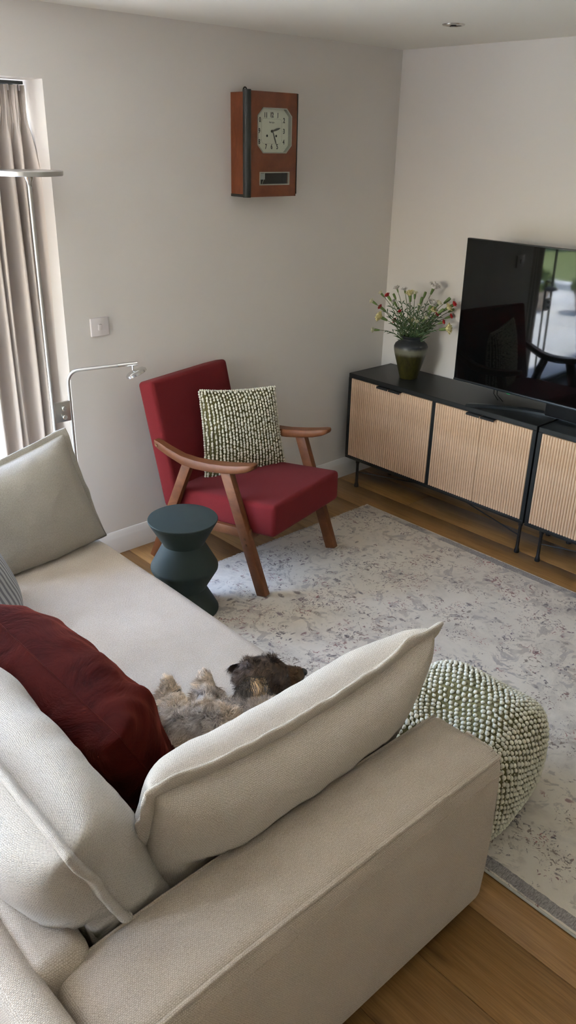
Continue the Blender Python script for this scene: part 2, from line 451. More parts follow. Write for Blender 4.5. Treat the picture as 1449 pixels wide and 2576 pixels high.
# oak planks, one mesh per length, running along y
PW = .222
x = -2.352 - PW*20
row = 0
while x < 0:
    x0, x1 = max(x, XL), min(x+PW, 0)
    x += PW; row += 1
    if x1 - x0 < .03: continue
    y = YR - rnd.uniform(0, 1.8)
    while y < 0:
        L = rnd.choice((1.9, 2.2, 2.4)); y0, y1 = max(y, YR), min(y+L, .0)
        y += L
        if y1 - y0 < .08: continue
        o = box('plank', (x0+.0007, y0+.0007, -.016), (x1-.0007, y1-.0007, 0), 'oak_floor', floor, bevel=.0012, seg=1)
        cx, cy = (x0+x1)/2, (y0+y1)/2
        shift(o, (cx, cy, 0))

struct(box('wall_right', (0, YR, 0), (.15, .33, H), 'wall_paint'))
bm = bmesh.new()
bm_box(bm, (JX, 0, 0), (0, .33, H)); bm_box(bm, (XD, 0, JZ), (JX, .33, H)); bm_box(bm, (XL, 0, 0), (XD, .33, H))
bmesh.ops.remove_doubles(bm, verts=bm.verts[:], dist=1e-5)
struct(from_bm('wall_back', bm, 'wall_paint', smooth=False))
bm = bmesh.new()
LW = (-1.6, -.3, .9, 2.1)                 # added unseen left window: y0, y1, z0, z1
bm_box(bm, (XL-.15, YR, 0), (XL, LW[0], H)); bm_box(bm, (XL-.15, LW[1], 0), (XL, .33, H))
bm_box(bm, (XL-.15, LW[0], 0), (XL, LW[1], LW[2])); bm_box(bm, (XL-.15, LW[0], LW[3]), (XL, LW[1], H))
struct(from_bm('wall_left', bm, 'wall_paint', smooth=False))
struct(box('wall_rear', (XL-.15, YR-.2, 0), (.15, YR, H), 'wall_paint'))
struct(box('ceiling', (XL-.65, YR-.2, H), (.15, .33, H+.15), 'ceiling_paint'))  # extends past the left wall as an added eave blocking sun

def skirting(name, p0, p1, inward):
    p0, p1, n = Vector(p0), Vector(p1), Vector(inward)
    prof = [(0, 0), (.018, 0), (.018, .085), (.015, .092), (.011, .104), (.008, .112), (.004, .119), (0, .121)]
    v = [p + n*a + Vector((0, 0, b)) for p in (p0, p1) for a, b in prof]
    k = len(prof); f = [(i, i+1, i+1+k, i+k) for i in range(k-1)] + [tuple(range(k))[::-1], tuple(range(k, 2*k))]
    bm = bmesh.new(); vv = [bm.verts.new(q) for q in v]
    for q in f: bm.faces.new([vv[i] for i in q])
    return struct(from_bm(name, bm, 'trim_paint', angle=25))
skirting('baseboard_back', (JX, 0, 0), (0, 0, 0), (0, -1, 0))
skirting('baseboard_right', (0, YR, 0), (0, 0, 0), (-1, 0, 0))

# ------------------------------------------------------------------ patio door and unseen side window added for light
def glazing(name, x0, x1, y, z0, z1, mulls, label, depth=.06, w=.06, facing=1):
    root = struct(bpy.data.objects.new(name, None)); C.objects.link(root); root.location = ((x0+x1)/2, y, z0); root['label'] = label
    ox, oz = (x0+x1)/2, z0
    def part(nm, a, b, c, d, mat, dy=depth/2, bev=.004):
        return box(nm, (a-ox, -dy, b-oz), (c-ox, dy, d-oz), mat, root, bevel=bev, seg=1)
    part('frame_head', x0, z1-w, x1, z1, 'frame_dark'); part('frame_sill', x0, z0, x1, z0+w*.7, 'frame_dark')
    part('frame_stile', x0, z0+w*.7, x0+w, z1-w, 'frame_dark'); part('frame_stile', x1-w, z0+w*.7, x1, z1-w, 'frame_dark')
    edges = [x0+w] + [m for q in mulls for m in (q-w/2, q+w/2)] + [x1-w]
    for q in mulls: part('mullion', q-w/2, z0+w*.7, q+w/2, z1-w, 'frame_dark')
    for a, b in zip(edges[::2], edges[1::2]): part('pane', a, z0+w*.7, b, z1-w, 'pane_glass', .004, 0)
    return root
glazing('door_1', XD, JX, .285, .0, JZ, [-2.62, -3.75], 'dark framed glass patio doors beside the curtain')
wdw = glazing('added_window_1', -.65, .65, 0, LW[2], LW[3], [0], 'dark framed unseen side window with two panes, added for light')  # unseen window, added and placed to light the right wall
wdw.location = (XL-.08, (LW[0]+LW[1])/2, LW[2]); wdw.rotation_euler = (0, 0, R(90))

# ------------------------------------------------------------------ garden outside the patio doors
patio = struct(box('patio', (-7.2, .33, -.14), (2.0, 5.2, -.045), 'dark_void'))
for i in range(9):
    for j in range(5):
        x0, y0 = -7.2+i*1.022, .34+j*.97
        box('paving_slab', (x0+.006, y0+.006, -.05), (x0+1.016, y0+.964, -.02), 'paving', patio, bevel=.004, seg=1)
bm = bmesh.new(); bm_box(bm, (-7.4, -6, -.14), (-7.2, 5.2, .06), .01); bm_box(bm, (-7.4, 5.2, -.14), (3, 5.4, .06), .01)
struct(from_bm('kerb', bm, 'kerb_white'))
def lawn(label, x0, x1, y0, y1, nx, ny):
    v = []; f = []
    for j in range(ny+1):
        for i in range(nx+1):
            X_ = x0+(x1-x0)*i/nx; Y_ = y0+(y1-y0)*j/ny
            d = max(0, -7.6-X_, Y_-5.6)
            v.append((X_, Y_, -.01+.05*d+.05*min(1, d)*mnoise.noise(Vector((X_*.6, Y_*.6, 0)))))
    for j in range(ny):
        for i in range(nx):
            a = j*(nx+1)+i; f.append((a, a+1, a+nx+2, a+nx+1))
    return struct(from_py('lawn', v, f, 'grass'), label)
lawn('green lawn to the left of the patio', -20, -7.4, 2.4, 20, 20, 28);
struct(box('bounce_ground', (-20, -9, -.14), (-7.4, 2.4, -.02), 'gravel'), 'unseen pale gravel added left of the house to bounce light indoors')  # unseen reflector ground, added to brighten the right wall and ceiling
struct(box('bounce_strip', (-7.2, -9, -.14), (-6.15, .33, -.02), 'gravel'), 'unseen pale gravel strip added along the left wall to bounce light')  # unseen pale strip, added to bounce light through the side window
lawn('green lawn at the far side of the patio', -7.4, 8, 5.4, 20, 22, 20)
def bush(name, c, rx, ry, rz, mat, label, cat, seed, n=700, leaf=.16, parent=None):
    r = random.Random(seed); v = []; f = []
    for k in range(n):
        d = Vector((r.gauss(0, 1), r.gauss(0, 1), abs(r.gauss(0, 1)))).normalized()
        p = Vector((d.x*rx, d.y*ry, d.z*rz))*r.uniform(.75, 1.0)
        a = Vector((r.gauss(0, 1), r.gauss(0, 1), r.gauss(0, 1))).normalized(); b = a.orthogonal().normalized(); s = leaf*r.uniform(.5, 1)
        i = len(v); v += [p-a*s, p+b*s*.5, p+a*s, p-b*s*.5]; f.append((i, i+1, i+2, i+3))
    o = from_py(name, v, f, mat, parent, smooth=False)
    if parent is None: o.location = c; tag(o, label, cat)
    return o
NUM = ('first', 'second', 'third', 'fourth', 'fifth', 'sixth', 'seventh')
for k in range(5):
    bush('hedge_shrub', (-11.2, 4.4+k*2.75, .1), 1.2, 1.08, 2.0+(k % 3)*.35, 'hedge_leaf', '%s leafy green shrub along the left lawn, counted from the house' % NUM[k], 'shrub', k, 1500, .22)
for k in range(5):
    bush('hedge_shrub', (-6.4+k*2.9, 15.5, .4), 1.12, 1.1, 2.6+(k % 2)*.4, 'hedge_leaf', '%s leafy green shrub at the far end of the garden, counted from the left' % NUM[k], 'shrub', 20+k, 1500, .25)
for k, (px_, py_) in enumerate(((-6.05, 1.62), (-5.75, 2.10), (-5.40, 2.72))):
    pt = thing('plant_pot', ('pale pot with a flowering plant, furthest along the patio', 'pale pot with a flowering plant, middle one on the patio', 'pale pot with a flowering plant, nearest on the patio')[k], 'plant pot', (px_, py_, -.02), group='pots on the patio')
    lathe('pot', [(0, 0), (.10, 0), (.14, .22), (.155, .22), (.155, .26), (.13, .26), (.12, .23), (0, .22)], 'terracotta', pt)
    o = bush('plant', None, .19, .19, .24, 'hedge_leaf', None, None, 50+k, 260, .05, pt); o.location = (0, 0, .25)

# ------------------------------------------------------------------ ceiling downlight
dl = thing('downlight', 'small round recessed spotlight in the ceiling', 'downlight', (-.655, -.832, H))
lathe('ring', [(.030, -.001), (.034, -.006), (.046, -.004), (.048, 0), (.030, 0)], 'nickel', dl, 40)
lathe('lamp', [(0, -.003), (.014, -.0035), (.030, -.0008), (.030, 0.0)], 'polished_steel', dl, 32)
lathe('bulb', [(0, -.0065), (.010, -.006), (.013, -.0035)], 'dark_void', dl, 20)

# ------------------------------------------------------------------ curtain
def curtain():
    root = thing('curtain', 'beige pleated curtain hanging in the window recess', 'curtain', (-2.3, .15, .015))
    NS, NZ = 170, 46; v = []; f = []
    Ht = 2.105
    for j in range(NZ+1):
        t = j/NZ; z = t*Ht
        head = max(0, (z-(Ht-.14))/.14)               # header tape zone
        pinch = math.exp(-((z-(Ht-.12))/.05)**2)
        drop = 1-max(0, min(1, (z-(Ht-.35))/.25))
        for i in range(NS+1):
            s = i/NS                                   # 0 = right edge, 1 = left edge
            xr = -2.150 + .008*drop                     # right edge
            xl = -2.35 - .085*drop
            ph = s*2*PI*5.2 + .5*math.sin(s*9)+.35*math.sin(z*1.7+s*5)
            amp = .052*(.35+.65*drop)*(1-.55*pinch)
            x_ = xr + (xl-xr)*s + .012*math.sin(ph*.5+z*1.3)*drop
            y_ = .15 - amp*math.cos(ph) - .010*math.sin(2*ph+.6)*drop + .006*math.sin(z*3+s*20)
            if head > 0 or pinch > .2: y_ += .006*math.sin(s*2*PI*21)*(pinch+.5*head)
            v.append((x_+2.3, y_-.15, z))
    for j in range(NZ):
        for i in range(NS):
            a = j*(NS+1)+i; f.append((a, a+1, a+NS+2, a+NS+1))
    o = from_py('drape', v, f, 'curtain_cloth', root)
    md = o.modifiers.new('thickness', 'SOLIDIFY'); md.thickness = .0025
    # header tape
    bm = bmesh.new()
    box('track', (-2.42+2.3, -.010, 2.108), (-2.150+2.3, .010, 2.120), 'frame_dark', root, bevel=.002)  # dark colour stands in for the shadow above the curtain
    for k in range(6):
        box('glider', (-2.41+k*.048+2.3, -.006, 2.085), (-2.404+k*.048+2.3, .006, 2.107), 'switch_plastic', root)
curtain()

# ------------------------------------------------------------------ light switch
sw = thing('light_switch', 'square white light switch with a single rocker on the wall', 'light switch', (-1.972, 0, 1.155))
bm = bmesh.new(); bm_box(bm, (-.046, -.011, -.042), (.046, 0, .042), .004, 3); from_bm('plate', bm, 'switch_plastic', sw)
box('rocker', (-.010, -.016, -.014), (.008, -.008, .013), 'switch_plastic', sw, bevel=.002, mtx=Matrix.Rotation(R(4), 4, 'X'))

# ------------------------------------------------------------------ wall clock
def text_mesh(name, txt, size, mat, parent, loc, rot, ext=.0004, align='CENTER', sx=1.0, bold=0.0):
    cu = bpy.data.curves.new(name, 'FONT'); cu.body = txt; cu.size = size; cu.align_x = align; cu.align_y = 'CENTER'; cu.extrude = ext; cu.resolution_u = 3; cu.offset = bold
    tmp = bpy.data.objects.new(name, cu); C.objects.link(tmp)
    dg = bpy.context.evaluated_depsgraph_get(); dg.update()
    me = bpy.data.meshes.new_from_object(tmp.evaluated_get(dg))
    bpy.data.objects.remove(tmp); bpy.data.curves.remove(cu)
    me.transform(Matrix.Translation(loc) @ Euler(rot).to_matrix().to_4x4() @ Matrix.Diagonal((sx, 1, 1, 1)))
    me.materials.clear()
    return link(name, me, mat, parent)

def clock():
    W, D, T = .328, .115, .455
    root = thing('wall_clock', 'brown wooden wall clock with an eight-sided cream dial', 'clock', (-1.201, 0, 1.69))
    # local: x right, y = into wall (0 at the wall, -D front), z up
    t = .012
    bm = bmesh.new()
    bm_box(bm, (.004, -D+.018, .012), (.016, 0, T-.006), .001, 1); bm_box(bm, (W-.016, -D+.018, .012), (W-.004, 0, T-.006), .001, 1)
    bm_box(bm, (.016, -D+.018, T-.018), (W-.016, 0, T-.006), .001, 1); bm_box(bm, (.016, -.006, .012), (W-.016, 0, T-.018))
    from_bm('case', bm, 'clock_wood', root)
    box('base_strip', (.002, -D+.018, 0), (W-.002, 0, .012), 'black_strip', root, bevel=.001)
    # front door with octagon and slot cut out
    cx, cz = .54*W+.002, T-.36*T
    ow, oh, ch = .108, .0975, .034
    wx0, wx1, wz0, wz1 = .085, .277, T-.885*T, T-.755*T
    x0, x1, z0, z1 = .030, W-.006, 0.0, T
    bm = bmesh.new()
    octo = [(cx-ow+ch, cz-oh), (cx+ow-ch, cz-oh), (cx+ow, cz-oh+ch), (cx+ow, cz+oh-ch), (cx+ow-ch, cz+oh), (cx-ow+ch, cz+oh), (cx-ow, cz+oh-ch), (cx-ow, cz-oh+ch)]
    def ring(pts): return [bm.verts.new((a, -D, b)) for a, b in pts]
    zm = (cz-oh+wz1)/2
    top = ring([(x0, zm), (x1, zm), (x1, z1), (x0, z1)]); oc = ring(octo)
    low = ring([(x0, z0), (x1, z0)]); sl = ring([(wx0, wz0), (wx1, wz0), (wx1, wz1), (wx0, wz1)])
    def F(*q): bm.faces.new(q)
    F(top[0], top[1], oc[1], oc[0]); F(top[1], oc[2], oc[1]); F(top[1], top[2], oc[3], oc[2]); F(top[2], oc[4], oc[3])
    F(top[2], top[3], oc[5], oc[4]); F(top[3], oc[6], oc[5]); F(top[3], top[0], oc[7], oc[6]); F(top[0], oc[0], oc[7])
    F(low[0], low[1], sl[1], sl[0]); F(low[1], top[1], sl[2], sl[1]); F(top[1], top[0], sl[3], sl[2]); F(top[0], low[0], sl[0], sl[3])
    bmesh.ops.recalc_face_normals(bm, faces=bm.faces[:])
    r = bmesh.ops.extrude_face_region(bm, geom=bm.faces[:])
    bmesh.ops.translate(bm, verts=[q for q in r['geom'] if isinstance(q, bmesh.types.BMVert)], vec=(0, .016, 0))
    door = from_bm('door', bm, 'clock_wood', root, smooth=False)
    # black rounded strip at the hinge side and thin strip on the other edge
    pr = [(-.002, .018), (-.002, .006), (.001, -.001), (.007, -.006), (.015, -.009), (.024, -.008), (.030, -.003), (.030, .018)]
    def strip(nm, prof, za, zb):
        bm = bmesh.new(); a = [bm.verts.new((p, -D+q, za)) for p, q in prof]; b = [bm.verts.new((p, -D+q, zb)) for p, q in prof]; n = len(prof)
        for i in range(n): bm.faces.new((a[i], a[(i+1) % n], b[(i+1) % n], b[i]))
        bm.faces.new(a[::-1]); bm.faces.new(b)
        return from_bm(nm, bm, 'black_strip', root, angle=40)
    strip('edge_strip', pr, -.001, T+.004)
    strip('edge_strip', [(W-.007, .018), (W-.007, -.002), (W-.002, -.002), (W, .002), (W, .018)], .010, T-.001)
    # recessed dial
    yd = -D+.022
    bm = bmesh.new()
    g = .006
    big = [(a+(g if a > cx else -g), b+(g if b > cz else -g)) for a, b in octo]
    bm.faces.new([bm.verts.new((a, yd, b)) for a, b in big])
    r = bmesh.ops.extrude_face_region(bm, geom=bm.faces[:]); bmesh.ops.translate(bm, verts=[q for q in r['geom'] if isinstance(q, bmesh.types.BMVert)], vec=(0, .003, 0))
    dial = from_bm('dial', bm, 'dial_cream', root, smooth=False)
    def octring(nm, pts_out, pts_in, y0, y1, mat, par):
        bm = bmesh.new(); rr = [[bm.verts.new((a, yy, b)) for a, b in pp] for pp, yy in ((pts_out, y0), (pts_out, y1), (pts_in, y1), (pts_in, y0))]
        n = len(pts_out)
        for i in range(4):
            for k in range(n): bm.faces.new((rr[i][k], rr[i][(k+1) % n], rr[(i+1) % 4][(k+1) % n], rr[(i+1) % 4][k]))
        return from_bm(nm, bm, mat, par, smooth=False)
    sc_ = lambda pts, k: [(cx+(a-cx)*k, cz+(b-cz)*k) for a, b in pts]
    octring('bezel', octo, sc_(octo, .955), -D-.003, -D+.006, 'bezel_silver', door)
    octring('reveal', octo, sc_(octo, .985), -D+.006, yd, 'bezel_silver', door)
    bm = bmesh.new(); bm.faces.new([bm.verts.new((a, -D+.004, b)) for a, b in sc_(octo, .957)]); from_bm('dial_glass', bm, 'pane_glass', door, smooth=False)
    # numerals
    ry = (R(90), 0, 0)
    hx, hz = cx, cz-.002
    nums = {'12': (0, .069), '1': (.038, .068), '2': (.078, .047), '3': (.078, 0), '4': (.077, -.047), '5': (.036, -.068), '6': (0, -.068), '7': (-.036, -.068), '8': (-.078, -.047), '9': (-.078, 0), '10': (-.080, .047), '11': (-.038, .068)}
    for k, (a, b) in nums.items(): text_mesh('numeral', k, .030, 'dial_print', dial, (hx+a, yd-.0006, hz+b), ry, sx=.74, bold=.0007)
    text_mesh('maker_name', 'Янтарь', .010, 'dial_print', dial, (hx, yd-.0006, hz+.038), ry, ext=.0002, sx=1.0)
    # minute track: rounded square outline with ticks
    trk = []
    hw, hh, rr_ = .064, .053, .014
    for qx, qz, a0 in ((1, 1, 0), (-1, 1, 90), (-1, -1, 180), (1, -1, 270)):
        for k in range(5):
            a = R(a0+k*22.5); trk.append((hx+qx*(hw-rr_)+rr_*math.cos(a), yd-.0005, hz+qz*(hh-rr_)+rr_*math.sin(a)))
    tube('minute_track', trk+[trk[0]], .0005, 'dial_faint', dial, 4)
    bm = bmesh.new()
    for k in range(12):
        a = k*PI/6; dx, dz = math.sin(a), math.cos(a); s = min(.069/max(abs(dx), 1e-6), .058/max(abs(dz), 1e-6)); s = min(s, .077)
        bm_box(bm, (hx+dx*s-.001, yd-.0008, hz+dz*s-.001), (hx+dx*s+.001, yd, hz+dz*s+.001))
    from_bm('minute_ticks', bm, 'dial_print', dial, smooth=False)
    for a in (-.029, .029):
        kh = lathe('keyhole', [(0, -.001), (.0050, -.001), (.0055, 0), (0, 0)], 'dark_void', dial, 16, mtx=Matrix.Translation((hx+a, yd-.0002, hz-.020)) @ Matrix.Rotation(R(90), 4, 'X'))
    def hand(nm, ang, L, w, y):
        dx, dz = math.sin(ang), math.cos(ang); px_, pz_ = dz, -dx; bm = bmesh.new()
        pts = [(-.10, .25), (.05, .55), (.45, .9), (.75, .8), (1.0, .12)]
        lft = [bm.verts.new((hx+dx*L*t_+px_*w*k, y, hz+dz*L*t_+pz_*w*k)) for t_, k in pts]; rgt = [bm.verts.new((hx+dx*L*t_-px_*w*k, y, hz+dz*L*t_-pz_*w*k)) for t_, k in pts]
        for i in range(len(pts)-1): bm.faces.new((lft[i], lft[i+1], rgt[i+1], rgt[i]))
        r = bmesh.ops.extrude_face_region(bm, geom=bm.faces[:]); bmesh.ops.translate(bm, verts=[q for q in r['geom'] if isinstance(q, bmesh.types.BMVert)], vec=(0, .0012, 0))
        return from_bm(nm, bm, 'hand_grey', root, smooth=False)
    hand('hour_hand', R(74), .052, .0052, yd-.006); hand('minute_hand', R(158), .066, .0040, yd-.009)
    lathe('hand_boss', [(0, .011), (.004, .011), (.006, .008), (.006, 0)], 'hand_grey', root, 16, mtx=Matrix.Translation((hx, yd, hz)) @ Matrix.Rotation(R(90), 4, 'X'))
    # pendulum window
    rect = [(wx0, wz0), (wx1, wz0), (wx1, wz1), (wx0, wz1)]; rin = [(wx0+.005, wz0+.005), (wx1-.005, wz0+.005), (wx1-.005, wz1-.005), (wx0+.005, wz1-.005)]
    octring('window_bezel', rect, rin, -D-.003, -D+.006, 'bezel_silver', door)
    bm = bmesh.new(); bm.faces.new([bm.verts.new((a, -D+.004, b)) for a, b in rin]); from_bm('window_glass', bm, 'pane_glass', door, smooth=False)
    box('back_lining', (.018, -D+.060, .014), (W-.018, -D+.066, cz-oh-.012), 'dark_void', root)
    box('side_lining', (wx1+.004, -D+.017, .014), (wx1+.010, -D+.060, cz-oh-.012), 'dark_void', root)
    box('paper_tag', (wx0+.006, -D+.006, wz1-.034), (wx0+.040, -D+.0068, wz1-.007), 'paper_tag', root)
    tube('pendulum_rod', [(wx0+.045, -D+.035, wz0), (wx0+.056, -D+.035, wz0+.022), (wx0+.063, -D+.035, wz1)], .0012, 'bezel_silver', root, 6)
    # hanging loop above the case
    lp = [(.075+.011*math.cos(R(a)), -.02, T+.0015+.016*math.sin(R(a))) for a in range(0, 181, 20)]
    tube('hanging_loop', [(.086, -.02, T-.006)]+lp+[(.064, -.02, T-.006)], .0035, 'black_metal', root, 8)
clock()

# ------------------------------------------------------------------ sideboards
SX, SZ0, SZ1 = -.387, .171, .701
def half_round(L, r, n=8):
    me = bpy.data.meshes.new('slat'); v = []; f = []
    for z in (0, L):
        for k in range(n+1):
            a = PI/2 + PI*k/n                     # bulges toward -x
            v.append((r*math.cos(a), r*.93*math.sin(a), z))
    m = n+1
    for k in range(n): f.append((k, k+1, k+1+m, k+m))
    f += [tuple(range(m))[::-1], tuple(range(m, 2*m)), (n, 0, m, n+m)]
    me.from_pydata(v, [], f); me.update()
    me.polygons.foreach_set('use_smooth', [True]*len(me.polygons)); me.set_sharp_from_angle(angle=R(40))
    me.materials.append(MATS['slat_wood']); return me
SLAT = None
def sideboard(label, y_far, y_near, xoff=0.0):
    """runs along the right wall from y_far (near the corner) to y_near"""
    global SLAT
    W = y_far - y_near
    root = thing('sideboard', label, 'sideboard', (-.20+xoff, (y_far+y_near)/2, 0), group='black sideboards with slatted doors')
    X0, X1 = SX+.20, -.015+.20
    h = W/2
    bm = bmesh.new()
    bm_box(bm, (X0, -h, SZ1-.026), (X1, h, SZ1), .002, 1)
    from_bm('top_panel', bm, 'black_lacquer', root)
    box('bottom_panel', (X0, -h, SZ0), (X1, h, SZ0+.02), 'black_lacquer', root, bevel=.002)
    box('side_panel', (X0, h-.02, SZ0+.02), (X1, h, SZ1-.026), 'black_lacquer', root)
    box('side_panel', (X0, -h, SZ0+.02), (X1, -h+.02, SZ1-.026), 'black_lacquer', root)
    box('divider', (X0+.003, -.011, SZ0+.02), (X1, .011, SZ1-.026), 'black_lacquer', root)
    box('back_panel', (X1-.006, -h+.02, SZ0+.02), (X1, h-.02, SZ1-.026), 'black_lacquer', root)
    zb, zt = SZ0+.022, SZ1-.029
    spans = []
    for a, b in ((h-.021, .012), (-.012, -h+.021)):
        m = (a+b)/2; spans += [(a, m+.0012), (m-.0012, b)]
    NSL = 20
    for i, (a, b) in enumerate(spans):
        door = box('door', (X0+.004, b, zb), (X0+.018, a, zt), 'slat_wood', root)
        pitch = (a-b)/NSL
        if SLAT is None: SLAT = half_round(zt-zb, pitch/2*.97)
        for k in range(NSL):
            s = bpy.data.objects.new('slat', SLAT); C.objects.link(s); s.parent = door
            s.location = (X0+.0045, a-pitch*(k+.5), zb)
        # folded tab pull over the top edge beside the meeting stile
        inner = b if i % 2 == 0 else a; sg = 1 if i % 2 == 0 else -1
        y0, y1 = sorted((inner+sg*.002, inner+sg*.085))
        bm = bmesh.new(); bm_box(bm, (X0-.022, y0, zt-.001), (X0+.014, y1, zt+.0022), .0008, 1); bm_box(bm, (X0-.022, y0, zt-.009), (X0-.0195, y1, zt+.001), .0006, 1)
        from_bm('pull', bm, 'black_metal', door)
    # legs with little collars and feet, thin cross rods between them
    LXf, LXb = X0+.012, X1-.05
    legs = {}
    for sx, lx in (('f', LXf), ('b', LXb)):
        for sy, ly in ((1, h-.098), (-1, -h+.016)):
            bm = bmesh.new(); lathe_bm(bm, [(0, 0), (.013, 0), (.0145, .006), (.012, .020), (.009, .030), (.0085, .150), (.012, .160), (.012, SZ0), (0, SZ0)], 14, (lx, ly, 0))
            from_bm('leg', bm, 'black_metal', root); legs[(sx, sy)] = (lx, ly)
    mid = (.0, 0, .118)
    for (sx, sy), (lx, ly) in legs.items():
        tube('brace_rod', [(lx, ly, .098), (mid[0]*1.0+lx*.1, mid[1]+ly*.05, mid[2])], .0035, 'black_metal', root, 6)
    lathe('brace_hub', [(0, .108), (.03, .108), (.03, SZ0), (0, SZ0)], 'black_metal', root, 14)
    return root
sideboard('black sideboard with pale slatted doors under the vase in the corner', -.089, -1.355)
sideboard('black sideboard with pale slatted doors at the right edge, beyond the gap', -1.367, -2.633, -.004)

# ------------------------------------------------------------------ television
def television():
    yaw = R(.15)
    root = thing('television', 'large black flat television reflecting the patio, standing on the sideboards', 'television', (-.275, -1.40, SZ1), (0, 0, -yaw))
    w, z0, z1 = 1.29, .088, .815
    tilt = Matrix.Translation((0, 0, z0)) @ Matrix.Rotation(R(-.75), 4, 'Y') @ Matrix.Translation((0, 0, -z0))
    bm = bmesh.new(); bm_box(bm, (-.004, -w/2, z0), (.018, w/2, z1), .003, 2, tilt); from_bm('casing', bm, 'black_plastic', root)
    bm = bmesh.new(); bm_box(bm, (.018, -w/2+.18, z0+.06), (.060, w/2-.18, z1-.2), .012, 2, tilt); from_bm('rear_housing', bm, 'black_plastic', root)
    box('screen', (-.0055, -w/2+.006, z0+.012), (-.0040, w/2-.006, z1-.006), 'tv_screen', root, mtx=tilt)
    box('lower_trim', (-.007, -w/2, z0-.002), (.010, w/2, z0+.009), 'tv_foot', root, bevel=.002, mtx=tilt)
    # curved foot: an arc with its ends toward the room
    N = 28; v = []; f = []
    for i in range(N+1):
        t = i/N*2-1; y = t*.46; xc = .085-.20*abs(t)**2.2
        wd = .018; zt = .016
        for dx, dz in ((-wd, .0), (-wd, zt*.7), (-wd*.5, zt), (wd, zt), (wd, 0)): v.append((xc+dx, y, dz))
    for i in range(N):
        for k in range(5): f.append((i*5+k, i*5+(k+1) % 5, (i+1)*5+(k+1) % 5, (i+1)*5+k))
    f += [(0, 1, 2, 3, 4)[::-1], tuple(N*5+k for k in range(5))]
    bm = bmesh.new(); vv = [bm.verts.new(q) for q in v]
    for q in f: bm.faces.new([vv[i] for i in q])
    from_bm('stand_foot', bm, 'tv_foot', root, angle=30)
    box('stand_neck', (.03, -.10, .012), (.062, .10, .34), 'black_plastic', root, bevel=.006)
    box('indicator_light', (.012, .30, z0-.012), (.016, .318, z0-.004), 'green_led', root)
    for k in (0, 1):
        tube('cable', [(.04, .41-k*.018, .26), (.035, .412-k*.018, .14), (.045, .414-k*.02, .05), (.10, .42-k*.03, .004)], .0028, 'black_plastic', root, 6)
television()

